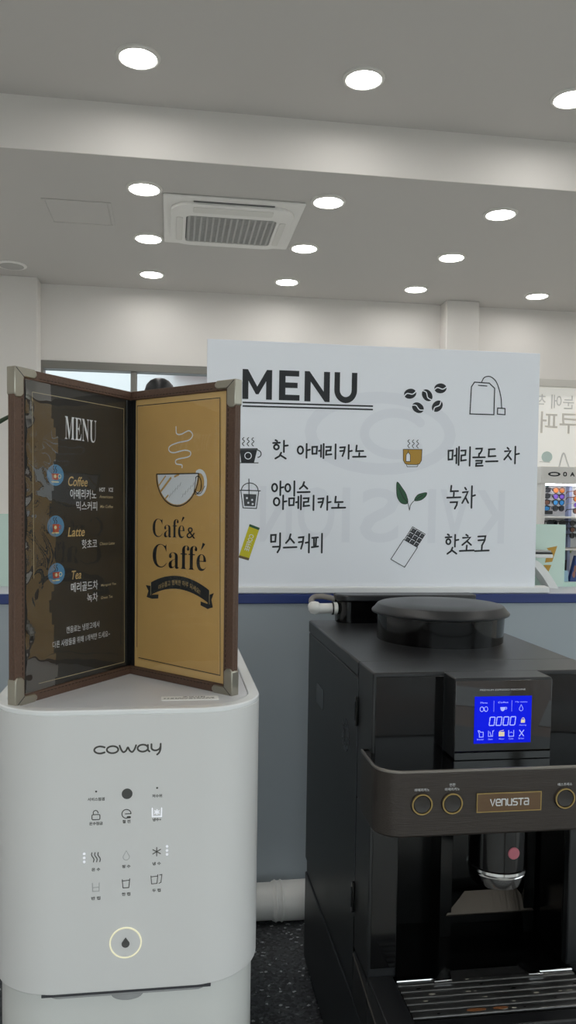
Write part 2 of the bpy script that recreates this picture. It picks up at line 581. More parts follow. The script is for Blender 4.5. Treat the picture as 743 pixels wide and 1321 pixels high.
fp.disc(2.675, 1.93, .042, .04, 2)
fp.curve([(2.77, 1.86), (2.8, 1.96), (2.83, 1.9), (2.86, 1.84), (2.9, 1.86)], .012, 1)
fp.curve([(2.62, 1.895), (2.7, 1.89)], .006, 1)
fp.build('window_lettering', w2)

sf = MB('wframe2')
for x in (XL + .42, -1.1, .55, 2.1, XR - .42): sf.box(x - .03, x + .03, YF - .08, YF - .02, .3, 2.75)
sf.box(XL + .4, XR - .4, YF - .08, YF - .02, .3, .36); sf.box(XL + .4, XR - .4, YF - .08, YF - .02, 2.69, 2.75)
w3 = structure(sf.build('window_3', bevel=.003))
MB('wglass').box(XL + .42, XR - .42, YF - .053, YF - .047, .36, 2.69).build('pane', w3, smooth=False)
sf = MB('wframe2')
for y in (-2.57, -.9, .77): sf.box(XR + .02, XR + .08, y - .03, y + .03, .3, 2.75)
sf.box(XR + .02, XR + .08, -2.6, .8, .3, .36); sf.box(XR + .02, XR + .08, -2.6, .8, 2.69, 2.75)
w4 = structure(sf.build('window_4', bevel=.003))
MB('wglass').box(XR + .047, XR + .053, -2.54, .74, .36, 2.69).build('pane', w4, smooth=False)
# outside: ground, pale building with windows, red awning
structure(MB('asphalt').box(-40, 40, -50, 60, -.3, -.101).build('ground_outside', smooth=False))
bd = empty('street_building', (0, 12, 0), 'pale building with red awning outside the left back window', 'building')
MB('facade').box(-8, 9, 12, 14, 0, 9).build('wall', bd, smooth=False)
for i in range(7):
    for j in range(3):
        MB('facadew').box(-7 + i * 2.2, -5.7 + i * 2.2, 11.95, 12.0, 1.2 + 2.7 * j, 2.6 + 2.7 * j).build('window', bd, smooth=False)
aw = MB('redsign')
aw.prism([(12, 3.5), (12, 3.72), (11.4, 3.6), (11.4, 3.46)], lambda a, b, h: (h, a, b), 0, 4.2)
aw.build('awning', bd, smooth=False)['label'] = 'red awning strip'

# ------------------------------------------------------------------ ceiling fittings
def make_lamp():
    r = empty('downlight', (0, 0, 0), '', 'ceiling light')
    fn = lambda x, y, h: (x, y, h)
    b = MB('trim')
    b.lathe([(.066, -.001), (.066, -.009), (.07, -.011), (.08, -.006), (.082, 0)], fn, 40, caps=False)
    b.build('trim_ring', r)
    MB('lamp').lathe([(.066, -.002), (.066, -.0045)], fn, 40).build('lens', r)
    return r
lamp0 = make_lamp()
xs = (-.132, .708, 1.547, 2.375)
rowname = {0: 'near the raised ceiling edge', 1: 'just beyond the ceiling step', 2: 'in the middle row of the lower ceiling', 3: 'in the last row by the back wall'}
spots = [(0, 0, 3.04), (0, 1, 3.04), (0, 2, 3.04), (1, 0, 3.713), (1, 1, 3.713), (1, 2, 3.713), (2, 0, 4.388), (2, 1, 4.388), (2, 2, 4.388), (3, 0, 5.055), (3, 1, 5.055), (3, 2, 5.055), (3, 3, 5.055)]
pos = {0: 'leftmost', 1: 'second from left', 2: 'third from left', 3: 'rightmost'}
first = True
for rw, ci, y in spots:
    lab = 'round lit ceiling downlight, %s of the %s' % (pos[ci], {0: 'row in the high front ceiling', 1: 'row just beyond the step', 2: 'middle low ceiling row', 3: 'row nearest the back wall'}[rw])
    z = ZN if rw == 0 else ZF
    if first:
        lamp0.location = (xs[ci], y, z); lamp0['label'] = lab; lamp0['group'] = 'ceiling downlights'; first = False
    else:
        copy_tree(lamp0, (xs[ci], y, z), lab, 'ceiling downlights')
for y in (2.37, 1.70, 1.03, .36, -.31, -1.65):
    for x in (-1.812, -.132, 1.547, 3.2):
        copy_tree(lamp0, (x, y, ZN), 'round lit ceiling downlight overhead outside the picture', 'overhead downlights')
for y in (3.713, 5.055):
    copy_tree(lamp0, (-1.81, y, ZF), 'round lit ceiling downlight outside the picture at left', 'outer left downlights')
    copy_tree(lamp0, (3.22, y, ZF), 'round lit ceiling downlight outside the picture at right', 'outer right downlights')

sp = empty('ceiling_speaker', (-.956, 5.04, ZF), 'flat round unlit ceiling disc above the left pier', 'ceiling speaker')
b = MB('acpanel'); b.lathe([(.088, 0), (.088, -.004), (.08, -.008)], lambda x, y, h: (-.956 + x, 5.04 + y, ZF + h), 36); b.build('rim', sp)
b = MB('grille'); b.lathe([(.07, -.0075), (.07, -.0095)], lambda x, y, h: (-.956 + x, 5.04 + y, ZF + h), 36); b.build('mesh_cover', sp)

hp = empty('access_panel', (-.453, 4.08, ZF), 'square access hatch in the ceiling left of the air conditioner', 'ceiling hatch')
fz = lambda x, y, h: (x, y, ZF - h)
MB('ceiling').ring(rrect(-.612, -.294, 3.92, 4.24, 0), rrect(-.597, -.309, 3.935, 4.225, 0), fz, 0, .004).build('frame', hp, bevel=.001)
MB('ceiling').box(-.594, -.312, 3.938, 4.222, ZF - .0025, ZF).build('hatch_door', hp, smooth=False)

ac = empty('air_conditioner', (.281, 4.08, ZF), 'square white cassette air conditioner with grey grille in the ceiling', 'air conditioner')
MB('acpanel').prism(rrect(-.05, .612, 3.75, 4.41, .01), fz, 0, .012).build('fascia', ac, bevel=.005)
MB('acpanel').ring(rrect(-.015, .577, 3.80, 4.385, .11, 8), rrect(.06, .5, 3.95, 4.33, .03, 8), fz, .01, .026).build('inner_frame', ac, bevel=.003)
MB('dark').prism(rrect(.055, .505, 3.945, 4.335, .03), fz, .005, .015).build('filter', ac, smooth=False)
g = MB('grille')
for k in range(15):
    x = .075 + k * .0293
    g.box(x - .0045, x + .0045, 3.955, 4.325, ZF - .025, ZF - .016)
for k in range(24):
    y = 3.962 + k * .0155
    g.box(.065, .497, y - .0035, y + .0035, ZF - .024, ZF - .018)
g.build('grille', ac, smooth=False)
for (a, b2, c, d) in ((.09, .47, 3.83, 3.9), (.012, .045, 3.97, 4.31), (.515, .548, 3.97, 4.31)):
    MB('trim').prism(rrect(a, b2, c, d, .014), fz, .022, .029).build('louvre_flap', ac, bevel=.002)
MB('dark').prism(rrect(.09, .47, 3.79, 3.8, .004), fz, .01, .016).build('flap_gap_shadow', ac)  # dark strip painted in for the gap shadow at the near flap

# ------------------------------------------------------------------ partition counter and worktop
pt = structure(MB('partition').box(-2.0, 2.4, 1.35, 1.52, 0, 1.379).build('wall_partition', bevel=.002))
structure(MB('blue').box(-2.0, 2.4, 1.345, 1.358, 1.3765, 1.3925).build('trim_1', bevel=.0015))
structure(MB('lav').box(-2.0, 2.4, 1.358, 1.525, 1.379, 1.3935).build('trim_2', bevel=.001), 'pale ledge along the top of the partition')
wt = MB('stone'); wt.box(-1.6, 1.6, .45, 1.349, .804, .844)
tag(wt.build('worktop', bevel=.003), 'black speckled stone worktop under the machines', 'worktop')
cbn = empty('base_cabinet', (0, .9, 0), 'grey base cabinet carrying the black stone worktop', 'cabinet')
MB('cab').box(-1.58, 1.58, .5, 1.345, 0, .804).build('carcass', cbn, bevel=.003)
for k in range(4):
    x0 = -1.57 + k * .79
    d = MB('cab').box(x0, x0 + .77, .48, .499, .1, .79).build('door', cbn, bevel=.003)
    MB('chrome').tube([(x0 + .3, .46, .74), (x0 + .47, .46, .74)], .006).build('handle', d)

# drain pipe on the worktop
pp = empty('drain_pipe', (.15, 1.31, .844), 'white plastic drain pipe lying on the worktop between the two machines', 'pipe')
px_ = lambda y, z, h: (h, 1.307 + y, .8762 + z)
b = MB('pipe'); b.lathe([(.0298, -.12), (.0298, .172)], px_, 40); b.build('pipe', pp)
b = MB('pipe'); b.lathe([(.0305, .172), (.0318, .174), (.0322, .236), (.031, .240)], px_, 40); b.build('socket_end', pp)
for x in (.178, .188):
    b = MB('pipe'); b.lathe([(.0321, x - .0025), (.0337, x), (.0321, x + .0025)], px_, 40, caps=False); b.build('collar_ring', pp)

# ------------------------------------------------------------------ big menu board
bo = empty('menu_board', (.36, 1.36, 1.3935), 'large white menu board on the partition with handwritten Korean drinks list', 'sign')
BY = 1.36
s = MB('board').prism([(.0573, 1.402), (.6518, 1.402), (.6484, 1.822), (.0573, 1.8215)], lambda x, z, h: (x, h, z), BY, BY + .005)
s.build('sheet', bo, bevel=.0008)
b = MB('foot').prism([(1.352, 1.3935), (1.41, 1.3935), (1.41, 1.398), (1.37, 1.406), (1.352, 1.404)], lambda a, z, h: (h, a, z), .04, .6765)
b.build('foot', bo, bevel=.0015)
fb = lambda x, y, n: (x, BY - n, y)
p = Print(fb, 'ghost', n=.0002)
for body, x0, x1 in (('K', .53, .59), ('V', .47, .525), ('I', .448, .462), ('S', .325, .395), ('I', .293, .307), ('O', .215, .28), ('N', .15, .205)):
    p.text(body, x0, x1, 1.482, 1.577, 0, mirror=True, offset=.015)
p.oval(.36, 1.672, .125, .062, .02, 0); p.oval(.385, 1.672, .055, .036, .016, 0, a0=.6, a1=5.6)
p.build('show_through_lettering', bo)
p = Print(fb, 'ink')
def glyph(pr, x0, x1, y0, y1, pts, mi=0):
    pr.poly([(x0 + (x1 - x0) * a, y0 + (y1 - y0) * c) for a, c in pts], mi)
glyph(p, .1171, .1675, 1.7235, 1.7735, [(0, 0), (0, 1), (.18, 1), (.5, .43), (.82, 1), (1, 1), (1, 0), (.8, 0), (.8, .62), (.545, .17), (.455, .17), (.2, .62), (.2, 0)])
glyph(p, .1795, .2150, 1.7235, 1.7740, [(0, 0), (0, 1), (.97, 1), (.97, .81), (.31, .81), (.31, .6), (.9, .6), (.9, .42), (.31, .42), (.31, .19), (1, .19), (1, 0)])
glyph(p, .2235, .2675, 1.7230, 1.7742, [(0, 0), (0, 1), (.19, 1), (.76, .34), (.76, 1), (1, 1), (1, 0), (.81, 0), (.24, .66), (.24, 0)])
ou = [(.5 - .5 * cos(pi * k / 14), .42 - .43 * sin(pi * k / 14)) for k in range(15)]
iu = [(.5 + .26 * cos(pi * k / 14), .42 - .23 * sin(pi * k / 14)) for k in range(15)]
glyph(p, .2755, .3155, 1.7227, 1.7745, [(0, 1)] + ou + [(1, 1), (.76, 1)] + iu + [(.24, 1)])
p.build('menu_title', bo)
p = Print(fb, 'ink')
p.stroke([(.1178, 1.7175), (.3442, 1.7186)], .0026, round=False); p.stroke([(.1178, 1.7115), (.3442, 1.7128)], .0026, round=False)
p.build('underline', bo)
lw = .0031
for body, box in (('핫', (.169, .199, 1.626, 1.654)), ('아메리카노', (.2119, .335, 1.628, 1.650)), ('아이스', (.1686, .2372, 1.563, 1.585)), ('아메리카노', (.1717, .3005, 1.539, 1.561)),
                  ('믹스커피', (.1672, .2645, 1.466, 1.495)), ('메리골드', (.4804, .576, 1.622, 1.651)), ('차', (.5850, .6165, 1.627, 1.655)), ('녹차', (.4821, .536, 1.547, 1.583)), ('핫초코', (.4795, .5645, 1.465, 1.496))):
    p = Print(fb, 'ink'); hand(p, body, *box, lw); p.build('lettering', bo)

def steam(p, x, y0, h, w, mi=0, amp=.0022):
    p.curve([(x + .0015, y0), (x - amp * .6, y0 + h * .25), (x + amp, y0 + h * .55), (x - amp * .6, y0 + h * .8), (x + .0012, y0 + h)], w, mi)
# hot americano cup
p = Print(fb, 'ink', 'inkg', 'board')
p.poly([(.1135, 1.640), (.144, 1.641), (.1385, 1.6165), (.1165, 1.6162)], 0)
p.stroke([(.1145, 1.6385), (.1432, 1.6392)], .003, 1, up=.0001)
p.oval(.1281, 1.6278, .0056, .0056, .0014, 2, up=.0002)
p.oval(.1445, 1.6315, .0058, .006, .0016, 0, a0=-1.5, a1=1.6)
p.stroke([(.108, 1.6155), (.1455, 1.6162)], .0014, 0)
for x in (.1195, .1275, .1355): steam(p, x, 1.6445, .014, .0013)
p.build('hot_coffee_icon', bo)
# iced americano
p = Print(fb, 'ink', 'inkg', 'board')
p.stroke([(.1165, 1.5685), (.1205, 1.5393), (.1435, 1.5385), (.1472, 1.568)], .0014)
p.stroke([(.1140, 1.5692), (.1497, 1.5687)], .0016)
p.oval(.1318, 1.5692, .0142, .0125, .0014, 0, a0=0, a1=pi)
p.poly([(.1208, 1.563), (.1432, 1.5625), (.1412, 1.542), (.1228, 1.5424)], 1)
p.stroke([(.1300, 1.5884), (.1308, 1.553)], .0015, 0)
for a, c in ((.127, 1.556), (.136, 1.553), (.1295, 1.548), (.137, 1.546)): p.disc(a, c, .0018, None, 2, up=.0001, n=10)
p.build('iced_coffee_icon', bo)
# coffee stick
p = Print(fb, 'yellow', 'green', 'brownp', 'paperw')
A, B, Cc, D = Vector((.1323, 1.5118)), Vector((.1497, 1.5054)), Vector((.1312, 1.4494)), Vector((.1138, 1.4543))
p.poly([A, B, Cc, D], 0)
q = lambda t, e: tuple((A + (B - A) * e) * (1 - t) + (D + (Cc - D) * e) * t)
p.poly([q(0, 0), q(0, 1), q(.07, 1), q(.07, 0)], 1, up=.0001)
p.poly([q(.93, 0), q(.93, 1), q(1, 1), q(1, 0)], 2, up=.0001)
vs, fs = text_mesh('COFFEE', .01)
bx = max(v[0] for v in vs)
p.add([p.fn(*q(.25 + .5 * v[0] / bx, .72 - .42 * v[1] / .69), p.n + .0001) for v in vs], fs, 3)
p.build('coffee_stick_icon', bo)
# coffee beans
for (x, y, a) in ((.4103, 1.7423, .25), (.4412, 1.7407, -.9), (.4649, 1.7536, .1), (.4249, 1.7186, -.5), (.4600, 1.7224, .8)):
    p = Print(fb, 'ink', 'board')
    R = lambda u, v: (x + u * cos(a) - v * sin(a), y + u * sin(a) + v * cos(a))
    p.poly([R(.0112 * cos(2 * pi * k / 24), .0086 * sin(2 * pi * k / 24)) for k in range(24)], 0)
    p.curve([R(-.0118, -.002), R(-.005, .0016), R(.004, -.0016), R(.0118, .002)], .0018, 1, up=.0001)
    p.build('coffee_bean_icon', bo)
# tea bag
p = Print(fb, 'ink')
p.stroke([(.5201, 1.7108), (.5216, 1.7584), (.5271, 1.7667), (.5544, 1.7660), (.5647, 1.7572), (.5646, 1.7109)], .0019, closed=True)
p.stroke([(.5344, 1.7614), (.5502, 1.7608)], .0017)
p.curve([(.5399, 1.7667), (.545, 1.7755), (.5554, 1.7775), (.5655, 1.771), (.5719, 1.7589), (.577, 1.741), (.5787, 1.7236)], .0017)
p.stroke([(.5712, 1.7228), (.5850, 1.7224), (.5853, 1.7115), (.5712, 1.7120)], .0018, closed=True)
p.build('tea_bag_icon', bo)
# gold cup
p = Print(fb, 'gold', 'ink', 'board')
cup = [(.4, 1.6455), (.434, 1.6462), (.4335, 1.627), (.430, 1.621), (.425, 1.6195), (.409, 1.6193), (.404, 1.6208), (.4006, 1.6265)]
p.poly(cup, 0); p.stroke(cup, .0011, 1, up=.0001, closed=True)
p.stroke([(.4065, 1.6187), (.408, 1.6155), (.426, 1.616), (.4275, 1.619)], .0011, 1)
tb = [(.4055, 1.6245), (.4055, 1.636), (.409, 1.641), (.413, 1.6362), (.4133, 1.6247)]
p.poly(tb, 2, up=.0001); p.stroke(tb, .001, 1, up=.0002, closed=True); p.stroke([(.409, 1.641), (.410, 1.646)], .0008, 1, up=.0002)
for x in (.4095, .4175, .4255): steam(p, x, 1.6485, .014, .0012, 1)
p.build('tea_cup_icon', bo)
# leaves
p = Print(fb, 'green', 'ink')
l1 = cr([(.3905, 1.5885, 0), (.4, 1.578, 0), (.4075, 1.5665, 0), (.4105, 1.552, 0), (.400, 1.551, 0), (.392, 1.560, 0), (.3897, 1.573, 0)], 4, True)
l2 = cr([(.4445, 1.5705, 0), (.4425, 1.564, 0), (.434, 1.5575, 0), (.4225, 1.5565, 0), (.4275, 1.566, 0), (.436, 1.5695, 0)], 4, True)
for l in (l1, l2):
    p.poly([(a[0], a[1]) for a in l], 0); p.stroke(l, .0009, 1, closed=True)
p.curve([(.394, 1.578), (.402, 1.562), (.4105, 1.552), (.4137, 1.5395)], .0011, 1, up=.0001)
p.curve([(.437, 1.566), (.4225, 1.5565), (.416, 1.549), (.4137, 1.5395)], .0011, 1, up=.0001)
p.build('tea_leaf_icon', bo)
# chocolate bar
p = Print(fb, 'ink', 'inkg', 'board')
A, B, D = Vector((.4200, 1.5111)), Vector((.4444, 1.4977)), Vector((.4050, 1.4877))
q = lambda u, t: tuple(A + (B - A) * u + (D - A) * t)
p.poly([q(0, 0), q(1, 0), q(1, 1), q(0, 1)], 0)
for i in range(3):
    for j in range(3):
        u, t = i / 3 + .03, j / 3 + .03
        p.stroke([q(u + .03, t + .27), q(u + .03, t + .03), q(u + .27, t + .03)], .0009, 2, up=.0001)
        p.poly([q(u + .1, t + .1), q(u + .25, t + .1), q(u + .25, t + .25), q(u + .1, t + .25)], 1, up=.0001)
p.stroke([q(-.02, 1), q(1.02, 1), q(1.02, 2.5), q(-.02, 2.5)], .0012, 0, up=.0001, closed=True)
p.build('chocolate_bar_icon', bo)

# ------------------------------------------------------------------ water dispenser
DX0, DX1, DY0, DY1, DZ = -.163, .0873, .721, 1.14, 1.357
wd = empty('water_dispenser', (-.038, .93, .844), 'white countertop water dispenser with touch icons at left', 'water dispenser')
b = MB('dwl')
b.zprism(rrect(DX0 + .004, DX1 - .004, .73, DY1 - .003, (.058, .058, .03, .03), 10), .844, 1.0975)
b.build('lower_body', wd, bevel=.003)
b = MB('dw'); b.zprism(rrect(DX0, DX1, .8505, DY1, (0, 0, .03, .03), 8), 1.0985, DZ - .003); b.build('rear_housing', wd, bevel=.0006)
b = MB('dw'); b.zprism(rrect(DX0, DX1, DY0, .85, (.062, .062, 0, 0), 14), 1.0985, DZ - .003); b.build('front_panel', wd, bevel=.001)
b = MB('drim')
b.ring(rrect(DX0, DX1, DY0, DY1, (.062, .062, .03, .03), 14), rrect(DX0 + .011, DX1 - .011, DY0 + .011, DY1 - .011, (.052, .052, .02, .02), 14), lambda x, y, h: (x, y, h), DZ - .004, DZ + .0012)
b.build('top_rim', wd, bevel=.0012)
b = MB('dtop'); b.zprism(rrect(DX0 + .0115, DX1 - .0115, DY0 + .0115, DY1 - .0115, (.052, .052, .02, .02), 14), DZ - .004, DZ); b.build('top_plate', wd, smooth=False)
MB('dslot').box(-.1129, .0394, DY0 + .0004, .75, 1.0962, 1.0992).build('outlet_slot', wd, bevel=.0005)
b = MB('dlip'); b.zprism(rrect(-.108, .036, .7245, .75, (.01, .01, 0, 0)), 1.0925, 1.0958); b.build('outlet_lip', wd, bevel=.0006)
b = MB('dlip'); b.prism([(.0145 * cos(pi + pi * k / 12) - .037, .0065 * sin(pi + pi * k / 12) + 1.0925) for k in range(13)], lambda x, z, h: (x, h, z), .7262, .7305); b.build('outlet_tab', wd, bevel=.0006)
fd = lambda x, y, n: (x, DY0 - n, y)
# maker's lettering
p = Print(fd, 'dink', n=.0002)
w = .0016
p.oval(-.0615, 1.3222, .0052, .0032, w, a0=.75, a1=2 * pi - .75)
p.stroke([(-.0577, 1.3246), (-.0615, 1.3254)], w); p.stroke([(-.0577, 1.3198), (-.0615, 1.319)], w)
p.oval(-.0507, 1.3222, .0050, .0032, w)
p.curve([(-.0445, 1.3256), (-.0432, 1.3222), (-.0412, 1.3196), (-.0388, 1.3210), (-.0372, 1.3238), (-.0356, 1.3210), (-.0333, 1.3196), (-.0312, 1.3222), (-.0300, 1.3256)], w)
p.oval(-.0240, 1.3228, .0046, .0032, w)
p.curve([(-.0195, 1.3256), (-.0193, 1.3212), (-.0180, 1.3196)], w)
p.curve([(-.0163, 1.3262), (-.0160, 1.3220), (-.0130, 1.3204), (-.0095, 1.3215), (-.0083, 1.3236)], w)
p.curve([(-.0081, 1.3264), (-.0083, 1.3215), (-.0095, 1.3182), (-.0112, 1.3166)], w)
p.build('maker_lettering', wd)
MB('dsens').lathe([(.0048, 0), (.0048, .0004)], lambda x, y, h: (-.0377 + x, DY0 + .0001 - h, 1.2814 + y), 28).build('sensor_window', wd)
def dtext(t, cx, z, w=None, h=.0031, m='dink'):
    pr = Print(fd, m, n=.0002)
    n = len(t)
    w = w or .0026 * n
    pr.text(t, cx - w / 2, cx + w / 2, z - h / 2, z + h / 2, offset=.025)
    pr.build('caption', wd)
c1, c2, c3 = -.065, -.0382, -.011
for cx, z in ((c1, 1.2845), (c3, 1.2858)):
    p = Print(fd, 'dink', n=.0002); p.disc(cx, z, .0009); p.build('indicator_dot', wd)
dtext('서비스점검', c1, 1.2775, .0150); dtext('저수위', c3, 1.2785, .0088)
dtext('온수잠금', c1, 1.2553, .0118); dtext('절 전', c2, 1.2560, .0072); dtext('냉수+', c3, 1.2566, .0078)
dtext('온 수', c1, 1.2130, .0076); dtext('정 수', c2, 1.2145, .0076); dtext('냉 수', c3, 1.2158, .0076)
dtext('반 컵', c1, 1.1865, .0080); dtext('한 컵', c2, 1.1888, .0076); dtext('두 컵', c3, 1.1908, .0076)
# unlocked padlock
p = Print(fd, 'dink', n=.0002)
p.stroke(rrect(c1 - .0036, c1 + .0034, 1.2588, 1.2634, .001, 3), .0008, closed=True)
p.oval(c1 - .0004, 1.2650, .0021, .0022, .0008, a0=-.1, a1=pi + .4); p.build('padlock_icon', wd)
# saving plug icon
p = Print(fd, 'dink', n=.0002)
p.oval(c2, 1.2630, .0040, .0040, .0008, a0=.0, a1=4.9); p.stroke([(c2 - .001, 1.2630), (c2 + .004, 1.2630)], .0008)
p.stroke([(c2 + .0012, 1.2598), (c2 + .0030, 1.2598)], .0020); p.build('plug_icon', wd)
# lit cold cup
p = Print(fd, 'dlit', n=.0002)
p.stroke([(c3 - .0042, 1.2672), (c3 - .0040, 1.2594), (c3 + .0040, 1.2594), (c3 + .0042, 1.2672)], .0009)
for k in range(3):
    a = k * pi / 3 + .5; p.stroke([(c3 - .0022 * cos(a), 1.2636 - .0022 * sin(a)), (c3 + .0022 * cos(a), 1.2636 + .0022 * sin(a))], .0008)
p.build('lit_cold_cup_icon', wd)
# hot waves
p = Print(fd, 'dink', n=.0002)
for dx in (-.0028, 0, .0028):
    p.curve([(c1 + dx - .0008, 1.2286), (c1 + dx - .001, 1.2262), (c1 + dx + .001, 1.2228), (c1 + dx + .0006, 1.2200)], .0008)
p.build('hot_water_icon', wd)
def drop(pr, cx, cy, r, h, mi=0, line=None, up=0):
    pts = [(cx + r * sin(a) * (1 if True else 0), cy - r * cos(a)) for a in [(-.72 + 1.44 * k / 16) * pi for k in range(17)]]
    pts.append((cx, cy + h))
    if line: pr.stroke(pts, line, mi, up, closed=True)
    else: pr.poly(pts, mi, up)
p = Print(fd, 'dfaint', n=.0002); drop(p, c2, 1.2232, .0028, .0058, 0, .0006); p.build('faint_drop_icon', wd)
p = Print(fd, 'dink', n=.0002)
for k in range(3):
    a = k * pi / 3 + pi / 6; p.stroke([(c3 - .0040 * cos(a), 1.2268 - .0040 * sin(a)), (c3 + .0040 * cos(a), 1.2268 + .0040 * sin(a))], .0008)
p.build('cold_water_icon', wd)
for cx, z in ((-.0753, 1.2242), (-.0017, 1.2275)):
    for k in (-1, 0, 1):
        p = Print(fd, 'dlit', n=.0002); p.disc(cx, z + k * .0037, .0011); p.build('level_light', wd)
def cupicon(cx, z, m, lines, wdt=.0007):
    pr = Print(fd, m, n=.0002)
    for l in lines: pr.stroke([(cx + a, z + c) for a, c in l], wdt)
    pr.build('cup_size_icon', wd)
cupicon(c1, 1.1965, 'dfaint', [[(-.003, .004), (-.0028, -.0036), (.0028, -.0036), (.003, .004)], [(-.0028, -.0002), (.0028, .0002)]])
cupicon(c2, 1.1985, 'dink', [[(-.0034, .0038), (-.0028, -.0038), (.0024, -.0038), (.0032, .0044)], [(-.0032, .0026), (.0024, .0030)]])
cupicon(c3, 1.2010, 'dink', [[(-.0050, .0034), (-.0044, -.0040), (.0004, -.0038), (.0012, .0044)], [(-.0048, .0026), (.0006, .0030)], [(.0028, .0040), (.0048, .0044), (.0040, -.0030), (.0022, -.0038)]])
# dispense button
bt = MB('dring'); bt.ring([(.0146 * cos(2 * pi * k / 40), .0146 * sin(2 * pi * k / 40)) for k in range(40)], [(.0132 * cos(2 * pi * k / 40), .0132 * sin(2 * pi * k / 40)) for k in range(40)],
        lambda x, y, h: (-.0384 + x, DY0 - h, 1.1435 + y), -.0005, .0008)
btn = bt.build('dispense_button', wd, bevel=.0003)
MB('dw').lathe([(.0131, -.0002), (.0131, .0004)], lambda x, y, h: (-.0384 + x, DY0 - h, 1.1435 + y), 36).build('button_face', btn)
p = Print(fd, 'dsens', n=.0006); drop(p, -.0384, 1.1425, .0036, .0062); p.build('drop_icon', btn)
# caution label lying on the top plate
lb = MB('sticker'); lb.zprism(rrect(-.0085, .0462, .756, .771, .0015), DZ, DZ + .0004)
lab = lb.build('label_sticker', wd, smooth=False)
p = Print(lambda x, y, n: (x, y, DZ + .0004 + n), 'ink', 'green', n=.0002)
p.text('주의사항', .012, .034, .7655, .7695, 0, offset=.01)
for j, y in enumerate((.7635, .7605)):
    x = -.006
    while x < .042:
        l = random.uniform(.0015, .004); p.stroke([(x, y), (x + l, y)], .0011, 1 if (j == 0 and x < .006) else 0, round=False); x += l + .0012
p.build('label_print', lab)

